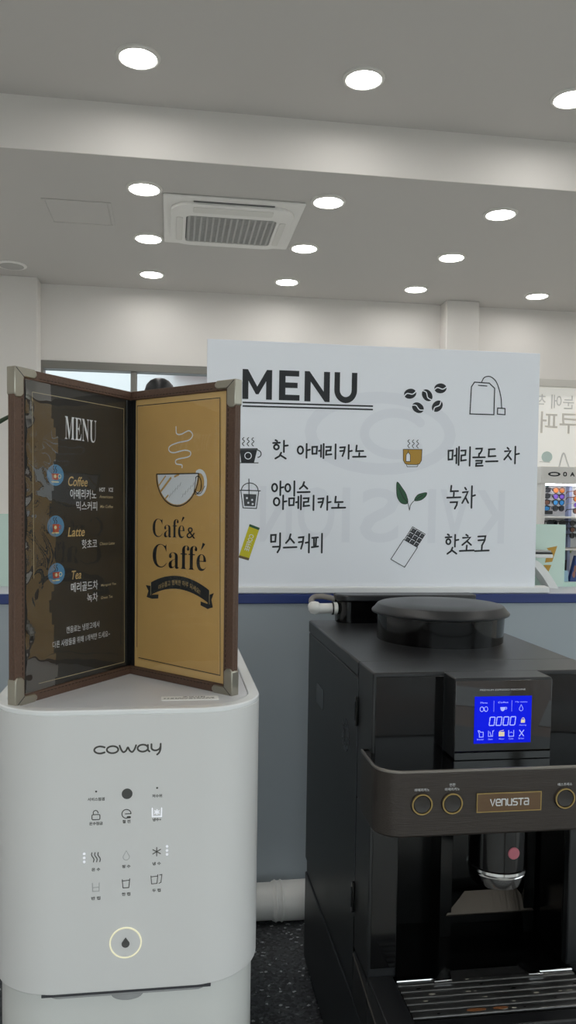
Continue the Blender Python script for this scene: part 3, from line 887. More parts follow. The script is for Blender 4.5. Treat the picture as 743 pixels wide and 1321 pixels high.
# ------------------------------------------------------------------ two-panel menu booklet
mb = empty('menu_booklet', (-.05, .80, DZ), 'open brown leather menu booklet standing on the white dispenser', 'menu')
PH = .306
def panel_frame(P, Q):
    P = Vector((*P, DZ)); Q = Vector((*Q, DZ))
    U = (Q - P); L = U.length; U.normalize()
    N = Vector((U.y, -U.x, 0))
    return (lambda u, v, n: tuple(P + U * u + N * n + Vector((0, 0, v)))), L
fl, LL = panel_frame((-.1418, .7455), (-.044, .886))
fr, LR = panel_frame((-.044, .886), (.0622, .772))
def make_panel(fn, L, outer, page, vn):
    """outer: u of the outer edge (0 or L)"""
    BW = .0125
    s_ = lambda u: u if outer == 0 else L - u          # u measured from the outer edge
    b = MB('leather', 'spine')
    def bx(u0, u1, v0, v1, n0, n1, mi=0):
        u0, u1 = sorted((s_(u0), s_(u1)))
        b.prism([(u0, v0), (u1, v0), (u1, v1), (u0, v1)], fn, n0, n1, mi)
    bx(0, L - .001, 0, PH, -.0045, 0)
    bx(0, BW, 0, PH, 0, .0032); bx(BW, L - .002, 0, BW * .72, 0, .0032); bx(BW, L - .002, PH - BW * .72, PH, 0, .0032)
    bx(L - .0085, L - .001, BW * .72, PH - BW * .72, 0, .0012, 1)
    pn = b.build('panel', mb, bevel=.0012)
    # stitching
    def dash(a, c):
        st = MB('stitch')
        a, c = Vector(a), Vector(c); n = int((c - a).length / .0048)
        for k in range(n):
            p0 = a + (c - a) * ((k + .2) / n); p1 = a + (c - a) * ((k + .8) / n)
            st.tube([fn(s_(p0.x), p0.y, .0033), fn(s_(p1.x), p1.y, .0033)], .00035, 5)
        st.build('stitching', pn)
    dash((.0095, .026), (.0095, PH - .026)); dash((.03, .0066), (L - .004, .0066)); dash((.03, PH - .0066), (L - .004, PH - .0066))
    # page
    pg = MB(page, 'pagetl')
    u0, u1 = sorted((s_(BW), s_(L - .0085)))
    v0, v1 = .0092, PH - .0092
    pg.prism([(u0, v0), (u1, v0), (u1, v1), (u0, v1)], fn, 0, .0005)
    pg.build('menu_page', pn, smooth=False)
    # clear sleeve: bulging film
    sl = MB(*vn)
    nu, nv = 48, 72
    vs = []
    for j in range(nv + 1):
        for i in range(nu + 1):
            tu, tv = i / nu, j / nv
            u = u0 + (u1 - u0) * tu; v = v0 + (v1 - v0) * tv
            eu = tu if outer == 0 else 1 - tu
            e = min(1, ((1 - tu) if outer == 0 else min(tu, 1 - tu)) * 9) * min(1, min(tv, 1 - tv) * 14)
            h = .0014 + .0010 * e + .0004 * sin(tu * 5 + 2 * tv) * e
            if outer == 0:
                q = max(0., 1 - eu / .27) ** .8
                h += max(0., .0024 * (1 - eu / .27))
                h += e * q * (.0009 * sin(tv * 52 + 1.8 * sin(tv * 9) + eu * 7) + .0006 * sin(eu * 40 + 2.5 * sin(tv * 26)))
            else:
                h += .0005 * e * sin(tv * 9 + eu * 4)
            vs.append(fn(u, v, max(.0011, h)))
    fs = []; ms = []
    for j in range(nv):
        for i in range(nu):
            k = j * (nu + 1) + i
            f = (k, k + 1, k + nu + 2, k + nu + 1)
            sl.f.append(list(f)); sl.m.append(1 if (outer == 0 and len(vn) > 1 and (i + .5) / nu < .25 + .028 * sin(j / nv * 17 + .6) + .012 * sin(j / nv * 41)) else 0)
    sl.v += vs
    sl.build('clear_sleeve', pn, angle=80, recalc=False)
    # metal corner caps
    for top in (0, 1):
        vv = lambda v: PH + .0006 - v if top else v - .0006
        a, w_ = .027, .0112
        poly = [(-.0006, 0), (a - .003, 0), (a, .003), (a, w_ * .75 - .003), (a - .003, w_ * .75), (w_ * .95, w_ * .75), (w_ * .95, a - .0035), (w_ * .95 - .0035, a), (.002, a), (-.0006, a - .003)]
        pts = [(s_(x), vv(y)) for x, y in poly]
        cpm = MB('metalcap', 'dslot'); cpm.prism(pts, fn, -.0055, .0046)
        o = cpm.build('corner_cap', pn, bevel=.0009)
    sm = MB('dslot')
    for top in (0, 1):
        vv = lambda v: PH + .0006 - v if top else v - .0006
        sm.tube([fn(s_(.001), vv(.001), .0046), fn(s_(.0104), vv(.0082), .0046)], .00035, 5)
    sm.build('corner_seam', pn)
    return pn
pl = make_panel(fl, LL, 0, 'pageb', ('vinyl', 'vinylc'))
pr_ = make_panel(fr, LR, LR, 'paget', ('vinyl',))
# hinge
b = MB('leather')
b.lathe([(.0035, 0), (.0038, .001), (.0038, PH - .001), (.0035, PH)], lambda x, y, h: (-.0442 + x, .8905 + y, DZ + h), 18)
b.build('hinge', mb)

# left page printing (u from the outer edge, v up)
NP = .0008
def P_(fn, *m): return Print(fn, *m, n=NP)
p = P_(fl, 'goldl')
g4 = [(.0245, .2868), (.1575, .2868), (.1605, .0140), (.0324, .0150)]
p.stroke(g4, .0006, round=False); p.stroke([(.0245, .2868), (.0262, .115)], .0006, round=False)
p.build('gold_border', pl)
p = P_(fl, 'paperw'); p.text('\U0001D40C\U0001D404\U0001D40D\U0001D414', .0674, .1134, .2470, .2695, offset=-.004); p.build('page_title', pl)
for i, (u, v) in enumerate(((.0545, .2120), (.0549, .1632), (.0559, .1175))):
    p = P_(fl, 'bluec', 'redc', 'creamp', 'ink')
    p.disc(u, v, .0115, .0102)
    if i != 1:
        p.poly([(u - .0055, v + .0015), (u + .0045, v + .0015), (u + .0035, v - .0045), (u - .0045, v - .0045)], 1, up=.0001)
        p.oval(u + .0055, v - .001, .002, .0018, .0008, 2, up=.0001)
    else:
        p.poly([(u - .0045, v + .002), (u + .0045, v + .002), (u + .004, v - .006), (u - .004, v - .006)], 1, up=.0001)
        p.oval(u + .0055, v - .001, .0016, .0018, .0008, 1, up=.0001)
    p.stroke([(u - .005, v - .0065), (u + .004, v - .0065)], .0012, 2, up=.0001)
    p.disc(u - .0005, v - .0012, .0018, None, 2, up=.0002, n=12)
    for dx in (-.0025, .0005): p.curve([(u + dx, v + .0025), (u + dx + .001, v + .0045), (u + dx - .001, v + .0065), (u + dx + .0003, v + .0085)], .0008, 3, up=.0002)
    p.build('drink_badge', pl)
def ptext(fn, parent, body, u0, u1, v0, v1, m='paperw', off=.006, shear=0., name='lettering', arc=0., up=0):
    pr = P_(fn, m); pr.text(body, u0, u1, v0, v1, offset=off, shear=shear, arc=arc, up=up); pr.build(name, parent)
ptext(fl, pl, 'Coffee', .0712, .0995, .2022, .2117, 'tanp', .012, .2)
ptext(fl, pl, 'Latte', .0716, .0955, .1525, .1617, 'tanp', .012, .2)
ptext(fl, pl, 'Tea', .0758, .0908, .1100, .1187, 'tanp', .012, .2)
ptext(fl, pl, '아메리카노', .075, .1137, .1897, .1995)
ptext(fl, pl, 'HOT', .1183, .1275, .1978, .2020, off=.02); ptext(fl, pl, 'ICE', .1335, .1404, .1980, .2022, off=.02)
ptext(fl, pl, 'Americano', .1183, .1400, .1912, .1942, 'goldl', .008, .2)
ptext(fl, pl, '믹스커피', .0838, .1149, .1783, .1875)
ptext(fl, pl, 'Mix Coffee', .1196, .1400, .1810, .1840, 'goldl', .008, .2)
ptext(fl, pl, '핫초코', .0918, .1150, .1400, .1492)
ptext(fl, pl, 'Choco Latte', .1190, .1430, .1425, .1456, 'goldl', .008, .2)
ptext(fl, pl, '메리골드차', .0763, .1164, .0972, .1068)
ptext(fl, pl, 'Marigold Tea', .1212, .1455, .0988, .1020, 'goldl', .008, .2)
ptext(fl, pl, '녹차', .1000, .1164, .0850, .0942)
ptext(fl, pl, 'Green Tea', .1212, .1400, .0862, .0892, 'goldl', .008, .2)
ptext(fl, pl, '캔음료는 냉장고에서', .0698, .1187, .0575, .0640, 'paperw', -.004)
ptext(fl, pl, '다른 사람들을 위해 1개씩만 드세요~', .0507, .1362, .0455, .0520, 'paperw', -.004)

# right page printing (u from the spine)
p = P_(fr, 'pagetl'); u0, u1 = .0088, LR - .0128
# paler page margin outside the printed rule
p.ring([(u0, .0095), (u1, .0095), (u1, PH - .0095), (u0, PH - .0095)], [(.0125, .0165), (.1350, .0165), (.1350, .2895), (.0125, .2895)], fr, .0006, .00062)
p.build('page_margin', pr_)
p = P_(fr, 'ink')
p.stroke([(.0150, .0190), (.1372, .0172), (.1330, .2905), (.0110, .2905), (.0125, .03)], .0008, round=False)
p.build('border_line', pr_)
p = P_(fr, 'paperw')
p.curve([(.0712, .2655), (.0722, .2585), (.0790, .2575), (.0900, .2605), (.0955, .2560), (.0900, .2510), (.0740, .2490), (.0625, .2460), (.0610, .2415), (.0680, .2390), (.0840, .2410), (.0925, .2390), (.0905, .2345), (.0760, .2325), (.0712, .2310), (.0720, .2275), (.0800, .2262), (.0805, .2235)], .0013)
p.build('steam_drawing', pr_)
p = P_(fr, 'paperw', 'ink', 'paget')
bowl = [(.0425, .2172)] + [(.0735 + .0312 * cos(pi + pi * k / 20), .2165 + .0325 * sin(pi + pi * k / 20)) for k in range(21)] + [(.1047, .2172)]
inner = [(.0735 + (x - .0735) * .95, .2165 + (y - .2165) * .95) for x, y in bowl]
p.poly(inner, 0)
# scribbled gaps at the left of the bowl
for a, c, w_ in (((.0440, .2035), (.0560, .2150), .0016), ((.0470, .1975), (.0640, .2130), .0024), ((.0545, .1905), (.0600, .1950), .0018), ((.070, .2145), (.076, .2165), .002)):
    p.stroke([a, c], w_, 2, up=.0001)
for k in range(10):
    x, y = .062 + .0038 * k, .193 + .0028 * (k % 5); p.stroke([(x, y), (x + .002, y + .004)], .0003, 1, up=.0001)
p.stroke(bowl, .0011, 1, up=.0002, closed=True)
p.oval(.1060, .2080, .0085, .0115, .0040, 0, a0=-1.9, a1=2.0)
p.oval(.1035, .2060, .0052, .0085, .0009, 1, up=.0002, a0=-2.2, a1=2.2); p.stroke([(.1010, .2130), (.0985, .1990)], .0009, 1, up=.0002)
p.curve([(.100, .1965), (.108, .1975), (.1135, .2045)], .0007, 1, up=.0002)
p.build('cup_drawing', pr_)
SER = {'C': '\U0001D402', 'a': '\U0001D41A', 'f': '\U0001D41F', 'e': '\U0001D41E', '&': '&'}
p = P_(fr, 'ink')
p.text('\U0001D402\U0001D41A\U0001D41F\U0001D41E', .0365, .0850, .1512, .1705, offset=-.0095)
p.poly([(.0800, .1672), (.0822, .1735), (.0850, .1725)], 0)
p.text('&', .0879, .1005, .1515, .1628, offset=-.002)
p.build('cafe_lettering', pr_)
p = P_(fr, 'ink')
p.text('\U0001D402\U0001D41A\U0001D41F\U0001D41F\U0001D41E', .0368, .1160, .1192, .1440, offset=-.0095)
p.poly([(.1085, .1395), (.1112, .1478), (.1148, .1465)], 0)
p.build('caffe_lettering', pr_)
p = P_(fr, 'ink', 'goldl')
top, bot = [], []
for k in range(17):
    t = k / 16; u = .0345 + (.1215 - .0345) * t; a = .0105 * (1 - (2 * t - 1) ** 2)
    top.append((u, .1005 + a + .002 * (1 - t))); bot.append((u, .0870 + a + .002 * (1 - t)))
p.add([p.fn(x, y, p.n + .0002) for x, y in top + bot], [(k, k + 1, 18 + k, 17 + k) for k in range(16)], 0)
p.poly([(.0262, .0990), (.0360, .0985), (.0360, .0850), (.0276, .0863), (.0305, .0930)], 0)
p.poly([(.1200, .0955), (.1275, .0985), (.1240, .0915), (.1262, .0840), (.1180, .0815)], 0)
p.poly([(.036, .0850), (.046, .0862), (.0465, .0905), (.036, .0893)], 0); p.poly([(.109, .0845), (.1200, .0815), (.1200, .0865), (.109, .0885)], 0)
p.stroke([(.0345, .1025), (.0345, .089)], .0006, 1, up=.0003); p.stroke([(.1215, .1005), (.1215, .0868)], .0006, 1, up=.0003)
p.build('ribbon_banner', pr_)
ptext(fr, pr_, '여유롭고 행복한 하루 되세요!', .0465, .1085, .0950, .1005, 'tanp', -.002, arc=.0075, up=.0003)

# ------------------------------------------------------------------ espresso machine
em = empty('espresso_machine', (.331, .98, .844), 'large black bean-to-cup espresso machine with blue display', 'coffee machine')
X0, X1, YB_, YFm, YS = .2055, .4565, 1.172, .788, .851
b = MB('mside')
b.box(X0, .2355, YS + .0008, YB_, 1.0095, 1.3545); b.box(.4275, X1, YS + .0008, YB_, 1.0095, 1.3545)
b.box(.2355, .4275, .8965, YB_, 1.0095, 1.3545)
b.build('side_shell', em, bevel=.0015)
b = MB('mside')
b.box(X0 + .0022, X1 - .0022, .90, YB_ - .002, .99, 1.0094); b.box(X0 + .0022, X0 + .03, YS, .90, .99, 1.0094); b.box(X1 - .03, X1 - .0022, YS, .90, .99, 1.0094)
b.build('shadow_gap', em)
b = MB('mside')
b.box(X0, X1, .70, YB_, .856, .9885); b.box(X0 + .01, X1 - .01, .72, YB_ - .01, .844, .856)
b.build('base', em, bevel=.0015)
b = MB('mblack'); b.box(X0 - .0006, X1 + .0006, YS, YB_, 1.3555, 1.373); b.build('top_cover', em, bevel=.0022)
# front frame: columns, lintel and inner cavity
b = MB('mblack')
b.box(X0, .2365, YFm, YS, 1.05, 1.222); b.box(.4265, X1, YFm, YS, 1.05, 1.222)
b.box(X0, X1, YFm, YS, 1.222, 1.3735)
b.build('front_frame', em, bevel=.002)
b = MB('mcav')
b.box(.2365, .4265, .892, .895, 1.04, 1.25)
b.box(.2365, .2375, YFm + .01, .892, 1.04, 1.222); b.box(.4255, .4265, YFm + .01, .892, 1.04, 1.222)
b.box(.2375, .4255, YFm, .892, 1.035, 1.0505)
b.build('cup_bay', em)
# glossy strip on left column
for xa, xb in ((.2085, .2805), (.3855, .4535)): MB('mgloss').box(xa, xb, YFm - .001, YFm + .001, 1.289, 1.3695).build('gloss_panel', em, bevel=.0004)
MB('mgloss').box(.2085, .2355, YFm - .0012, YFm, 1.062, 1.215).build('column_strip', em, bevel=.0004)
# lower front with drip tray surround
b = MB('mblack')
b.box(X0, .2330, .70, YFm + .0, .9886, 1.0530); b.box(.4290, X1, .70, YFm, .9886, 1.0530)
b.box(.2330, .4290, .70, .7165, .9886, 1.0505); b.box(.2330, .4290, .7165, YFm, .9886, 1.030)
b.box(X0, .2365, YFm, YS, .9886, 1.046); b.box(.4265, X1, YFm, YS, .9886, 1.046); b.box(.2365, .4265, YFm, .9, .9886, 1.034)
b.build('lower_front', em, bevel=.0015)
b = MB('mrim')
b.tube([(X0 - .0006, .8495, 1.0434), (X0 - .0006, .826, 1.040), (X0 - .0006, .7487, 1.0286), (X0 - .0006, .701, 1.0286)], .0008, 6)
b.build('bright_edge', em)
# drip tray and grate
tr = MB('mgloss'); tr.box(.2335, .4285, .7168, .7878, 1.031, 1.040); tray = tr.build('drip_tray', em, bevel=.001)
gr = MB('grate', 'rust', 'drop', 'mcav')
n = 6
for k in range(n):
    y = .7240 + k * (.7755 - .7240) / (n - 1)
    xa, xb = (.2345, .4275)
    gr.prism(rrect(y - .0044, y + .0043, 1.0470, 1.0515, .0014, 3), lambda a, c, h: (h, a, c), xa, xb, 0)
    for xx in (xa + .003, xb - .003):
        gr.tube([(xx, y, 1.042), (xx, y, 1.048)], .0022, 8, 0)
gr.box(.2345, .2365, .719, .778, 1.043, 1.0475); gr.box(.4255, .4275, .719, .778, 1.043, 1.0475)
gr.zprism([(.2885, .7775), (.3785, .7775), (.3785, .7915), (.2885, .7915)], 1.0500, 1.0515, 0)
for x, y, rx in ((.30, .7245, .010), (.325, .7245, .008)):
    gr.zprism([(x + rx * cos(a), y + .0022 * sin(a)) for a in [2 * pi * k / 14 for k in range(14)]], 1.0512, 1.0518, 1)
for k in range(26):
    x, yk = random.uniform(.24, .42), random.randrange(n)
    y = .7240 + yk * .0103 - .0008; r = random.uniform(.0006, .002)
    gr.zprism([(x + 2 * r * cos(a), y + r * .6 * sin(a)) for a in [2 * pi * j / 9 for j in range(9)]], 1.0512, 1.0517, 2 if k % 3 else 3)
grate = gr.build('drip_grate', em)
for sx, xa, xb in ((1, .2724, .2905), (-1, .3925, .3777)):
    b = MB('chrome'); b.prism([(xa, .7705), (xb, .7938), (xb + sx * .006, .7905), (xb + sx * .001, .7712)], lambda x, y, h: (x, y, h), 1.0518, 1.0545)
    b.build('grate_tab', em, bevel=.0006)
for xa, xb in ((.2345, .2735), (.391, .4275)):
    MB('chrome').tube([(xa, .7775, 1.0525), (xb, .7775, 1.0525)], .0013, 8).build('grate_rim', em)
# vertical seam, hinges, vent and slot on the left side
MB('mgloss').box(X0 - .0003, X0 + .001, YS - .0012, YS + .0012, 1.04, 1.356).build('seam', em, smooth=False)
for z0, z1 in ((1.3014, 1.3345), (1.0906, 1.1255)):
    b = MB('mgloss'); b.prism(rrect(YS - .0042, YS + .0035, z0, z1, .0035, 5), lambda y, z, h: (X0 - h, y, z), -.0005, .0035); h = b.build('side_latch', em, bevel=.001)
    b = MB('mside'); b.prism(rrect(YS - .002, YS + .0015, z0 + .006, z1 - .006, .0015, 4), lambda y, z, h: (X0 - h, y, z), .0034, .0045); b.build('latch_grip', h, bevel=.0005)
vc = (.910, 1.2743)
vm = MB('mcav')
for k in range(12):
    a0, a1 = 2 * pi * (k + .14) / 12, 2 * pi * (k + .86) / 12
    for r0, r1 in ((.0075, .0125), (.0135, .0195)):
        if k % 3 == 0 and r0 > .01: pass
        vm.prism([(vc[0] + r * cos(a), vc[1] + r * sin(a)) for r, a in ((r0, a0), (r1, a0), (r1, a1), (r0, a1))], lambda y, z, h: (X0 - h, y, z), -.001, .0004)
vm.build('round_vent', em, smooth=False)
MB('mcav').prism(rrect(1.05, 1.10, 1.267, 1.295, .002), lambda y, z, h: (X0 - h, y, z), -.001, .0004).build('side_slot', em, smooth=False)
# control bar
BX0, BX1, BYf, BZ0, BZ1 = .197, .4645, .727, 1.2255, 1.2905
bp = rrect(BX0, BX1, BYf, .80, (.026, .026, 0, 0), 10)
b = MB('mbar'); b.zprism(bp, BZ0, BZ1 - .0008); bar = b.build('control_bar', em, bevel=.0025, seg=3)
bi = rrect(BX0 + .0022, BX1 - .0022, BYf + .0022, .80, (.024, .024, 0, 0), 10)
b = MB('mrim'); b.ring(bp, bi, lambda x, y, h: (x, y, h), BZ1 - .0022, BZ1 + .0008); b.build('bar_edge', bar, bevel=.0006)
b = MB('mgloss'); b.zprism(bi, BZ1 - .002, BZ1 - .0003); b.build('bar_top', bar)
fbar = lambda x, y, n: (x, BYf - n, y)
btns = ((.2401, 1.2588, ('아메리카노',)), (.2704, 1.2585, ('연한', '아메리카노')), (.3861, 1.2592, ('에스프레소',)), (.4163, 1.2592, ('연한', '에스프레소')))
for x, z, cap in btns:
    cf = lambda a, c, h: (x + a, BYf - h, z + c)
    b = MB('mbar'); b.lathe([(.0112, -.001), (.0112, .0006), (.0106, .0014)], cf, 36); bo_ = b.build('selection_button', em)
    b = MB('mgold'); b.lathe([(.0103, .001), (.0101, .0026), (.0090, .0026), (.0088, .0012)], cf, 36, caps=False); b.build('gold_ring', bo_)
    b = MB('mbtn'); b.lathe([(.0089, .0014), (.0078, .0022), (.0050, .0017), (.0005, .0014)], cf, 32); b.build('button_face', bo_)
    for i, t in enumerate(reversed(cap)):
        p = Print(fbar, 'mtext', n=.0003); w_ = .0030 * len(t)
        p.text(t, x - w_ / 2, x + w_ / 2, z + .0122 + i * .0043, z + .0152 + i * .0043, offset=.004); p.build('caption', bo_)
bd_ = MB('mbadge').box(.2955, .361, BYf - .0012, BYf + .001, 1.2488, 1.2668).build('name_badge', em, bevel=.0005)
MB('mgold').ring([(.295, 1.2483), (.3615, 1.2483), (.3615, 1.2673), (.295, 1.2673)], [(.2958, 1.2491), (.3607, 1.2491), (.3607, 1.2665), (.2958, 1.2665)], lambda x, z, h: (x, BYf - h, z), .0005, .0015).build('badge_border', bd_, smooth=False)
LET = [[[(0, 1), (.5, 0), (1, 1)]],
       [[(.05, .5), (1, .5), (1, .8), (.8, 1), (.2, 1), (0, .8), (0, .2), (.2, 0), (.95, 0)]],
       [[(0, 0), (0, 1), (.8, 1), (1, .8), (1, 0)]],
       [[(0, 1), (0, .2), (.2, 0), (1, 0), (1, 1)]],
       [[(.95, 1), (.15, 1), (0, .85), (0, .65), (.15, .52), (.85, .48), (1, .35), (1, .15), (.85, 0), (.05, 0)]],
       [[(-.05, 1), (1.05, 1)], [(.5, 1), (.5, 0)]],
       [[(.1, 1), (.85, 1), (1, .85), (1, 0), (.15, 0), (0, .15), (0, .4), (.15, .52), (1, .52)]]]
p = Print(lambda x, y, n: (x, BYf - .0012 - n, y), 'mtext', n=.0003)
for i, l in enumerate(LET):
    xx = .3090 + i * .00578
    for stt in l: p.stroke([(xx + .0043 * a, 1.2547 + .0062 * c) for a, c in stt], .00115)
p.build('badge_lettering', bd_)
# display module
b = MB('mblack'); b.box(.2815, .3845, .757, YS, 1.2915, 1.3733); dm = b.build('display_module', em, bevel=.0015)
gf = MB('mglass').box(.2820, .3840, .7555, .7575, 1.2905, 1.3712).build('display_glass', dm, bevel=.0004)
sc = MB('screen').box(.3020, .3622, .7549, .7556, 1.3073, 1.3550).build('screen', dm, smooth=False)
fs_ = lambda x, y, n: (x, .7549 - n, y)
p = Print(lambda x, y, n: (x, .7555 - n, y), 'mtext', n=.0002)
p.text('PREMIUM ESPRESSO MACHINE', .3072, .3555, 1.3607, 1.3624, offset=-.004); p.build('display_lettering', dm)
p = Print(fs_, 'slit', 'spale', n=.0002)
x = .3175
for k in range(4):
    q = lambda a, c: (x + .0052 * a + .0010 * c, 1.3255 + .0085 * c)
    g_ = .06
    for s0, s1 in (((0, g_), (0, .5 - g_)), ((0, .5 + g_), (0, 1 - g_)), ((1, g_), (1, .5 - g_)), ((1, .5 + g_), (1, 1 - g_)), ((.12, 0), (.88, 0)), ((.12, 1), (.88, 1))):
        p.stroke([q(*s0), q(*s1)], .0010)
    x += .0073
for xx in (.3220, .3410): p.stroke([(xx, 1.3395), (xx, 1.3505)], .0003)
for cx, t in ((.3115, 'Menu'), (.3318, 'Coffee'), (.3510, 'My menu')): p.text(t, cx - .0009 * len(t), cx + .0009 * len(t), 1.3480, 1.3497)
p.oval(.3095, 1.3423, .0019, .0024, .0006); p.oval(.3138, 1.3423, .0019, .0024, .0006); p.stroke([(.3105, 1.3438), (.3128, 1.3408)], .0006)
p.poly([(.3288, 1.3440), (.3345, 1.3440), (.3335, 1.3410), (.3320, 1.3398), (.3305, 1.3400), (.3294, 1.3412)], 0); p.oval(.3348, 1.3428, .0010, .0010, .0005)
drop(p, .3510, 1.3418, .0020, .0044, 0, .0005)
p.poly([(.3512, 1.3275), (.3555, 1.3275), (.3555, 1.3308), (.3512, 1.3308)], 1); p.oval(.3534, 1.3308, .0014, .0018, .0006, 1, a0=0, a1=pi)
p.text('Heating', .3497, .3570, 1.3242, 1.3260)
p.stroke([(.3060, 1.3205), (.3075, 1.3205), (.3085, 1.3190), (.3115, 1.3190), (.3115, 1.3140), (.3075, 1.3140), (.3075, 1.3175), (.3060, 1.3205)], .0007)
p.stroke([(.3170, 1.3200), (.3170, 1.3145), (.3215, 1.3145), (.3215, 1.3200)], .0006); p.stroke([(.3215, 1.319), (.3228, 1.3205)], .0006); p.stroke([(.3185, 1.319), (.3200, 1.3150)], .0006)
p.poly([(.3280, 1.3142), (.3340, 1.3142), (.3340, 1.3188), (.3280, 1.3188)], 1); p.stroke([(.329, 1.3195), (.333, 1.3205)], .0006, 1)
p.stroke([(.3385, 1.3200), (.3385, 1.3140), (.3438, 1.3140), (.3438, 1.3200)], .0007); p.stroke([(.3400, 1.3175), (.3412, 1.3185), (.3424, 1.3175)], .0005)
p.stroke([(.3500, 1.3140), (.3545, 1.3200)], .0009); p.stroke([(.3500, 1.3200), (.3545, 1.3140)], .0009)
for cx, t in ((.3088, 'Brewer'), (.3195, 'Door'), (.3310, 'Water'), (.3412, 'Cake'), (.3522, 'Error')): p.text(t, cx - .0006 * len(t), cx + .0006 * len(t), 1.3108, 1.3124)
p.build('screen_symbols', sc)
# brew head block and spout
b = MB('mcav')
nb = lambda poly, a, c: b.prism(poly, lambda x, z, h: (x, h, z), a, c)
b.box(.3075, .322, .858, .892, 1.0505, 1.224); b.box(.4095, .4225, .858, .892, 1.0505, 1.224); b.box(.322, .4095, .885, .892, 1.0505, 1.224)
b.build('brew_block', em, bevel=.0006)
b = MB('chromed')
b.add([(.3150, .857, 1.0770), (.4215, .857, 1.0770), (.4045, .868, 1.0985), (.3415, .868, 1.0985), (.3150, .857, 1.0755), (.4215, .857, 1.0755), (.4045, .8695, 1.0975), (.3415, .8695, 1.0975)],
      [(0, 1, 2, 3), (7, 6, 5, 4), (0, 4, 5, 1), (1, 5, 6, 2), (2, 6, 7, 3), (3, 7, 4, 0)])
b.build('chrome_plate', em, smooth=False)
cf = lambda x, y, h: (.3485 + x, .797 + y, h)
b = MB('mgloss'); b.lathe([(.0305, 1.166), (.0308, 1.172), (.0308, 1.226)], cf, 40); b.build('spout_housing', em)
b = MB('chrome'); b.lathe([(.0240, 1.1455), (.0275, 1.1470), (.0285, 1.1490), (.0305, 1.1590), (.0300, 1.1600), (.0302, 1.1612), (.0320, 1.1625), (.0320, 1.1655), (.0300, 1.1670)], cf, 44); b.build('chrome_ring', em)
b = MB('reds'); b.lathe([(.0062, 0), (.0062, .0012), (.0055, .0018)], lambda x, y, h: (.3530 + x, .7667 - h, 1.1875 + y), 24); b.build('red_dot', em)
# bean hopper
cf = lambda x, y, h: (.3485 + x, 1.0 + y, h)
b = MB('mgloss'); b.lathe([(.0815, 1.3725), (.0815, 1.379), (.0828, 1.4085)], cf, 56); hop = b.build('bean_hopper', em)
b = MB('mblack'); b.lathe([(.0830, 1.4060), (.0885, 1.4075), (.0888, 1.4095), (.0878, 1.4110), (.0862, 1.4120), (.0815, 1.4178), (.0790, 1.4190), (.04, 1.4200), (.001, 1.4204)], cf, 56); b.build('hopper_lid', hop)
# water reservoir at the back
tp = rrect(.2435, .4545, 1.137, 1.171, (.018, .018, .004, .004), 6)
b = MB('mgloss'); b.zprism(tp, 1.3728, 1.405); tk = b.build('rear_reservoir', em, bevel=.001)
tp2 = rrect(.2415, .4565, 1.133, 1.1735, (.018, .018, .004, .004), 6)
b = MB('mblack'); b.zprism(tp2, 1.405, 1.4145); b.build('reservoir_lid', tk, bevel=.002)
# white elbow fitting and hose
b = MB('pipe')
b.tube([(.2120, 1.150, 1.3935), (.2435, 1.150, 1.3935)], .0076, 20); b.lathe([(.0001, -.0098), (.0058, -.0082), (.0092, -.0035), (.0098, 0), (.0092, .0035), (.0058, .0082), (.0001, .0098)], lambda x, y, h: (.2095 + x, 1.150 + y, 1.3945 + h), 20)
b.tube([(.2095, 1.150, 1.3945), (.2095, 1.168, 1.3945)], .0072, 18)
b.tube([(.2372, 1.150, 1.3935), (.2425, 1.150, 1.3935)], .0092, 20)
b.build('elbow_fitting', em)
b = MB('mgloss'); b.lathe([(.0098, 0), (.0098, .002)], lambda x, y, h: (.2350 + h, 1.150 + x, 1.3935 + y), 20); b.build('fitting_seal', em)
b = MB('hose'); b.tube(cr([(.2100, 1.166, 1.3955), (.2090, 1.178, 1.402), (.2160, 1.180, 1.4075), (.2300, 1.174, 1.4078), (.2440, 1.166, 1.4050)], 6), .0042, 12); b.build('hose', em)

# ------------------------------------------------------------------ things on and beyond the partition
def glass_panel(name, x0, x1, y, z1, label):
    r = empty(name, ((x0 + x1) / 2, y, 1.3935), label, 'glass screen')
    MB('gpane').box(x0 + .002, x1 - .002, y, y + .006, 1.3935, z1 - .002).build('pane', r, smooth=False)
    e = MB('gedge'); e.box(x0, x0 + .002, y, y + .006, 1.3935, z1); e.box(x1 - .002, x1, y, y + .006, 1.3935, z1); e.box(x0 + .002, x1 - .002, y, y + .006, z1 - .002, z1)
    e.build('polished_edge', r, smooth=False)
    return r
glass_panel('glass_screen', -.75, -.12, 1.47, 1.522, 'pale green glass screen on the partition behind the brown menu')
g2 = glass_panel('glass_screen', .60, .765, 1.47, 1.5155, 'pale green glass screen with gold emblem right of the white board')
MB('gedge').box(.765, 1.3, 1.47, 1.476, 1.3935, 1.4025).build('bottom_rail', g2, smooth=False)
p = Print(lambda x, y, n: (x, 1.47 - n, y), 'gold', n=.0006)
p.poly([(.7262, 1.4690), (.7480, 1.4735), (.7385, 1.4425), (.7235, 1.4408), (.7275, 1.4560), (.7310, 1.4640)]); p.poly([(.7200, 1.4362), (.7372, 1.4362), (.7315, 1.4230), (.728, 1.4270)])
p.build('gold_emblem', g2)

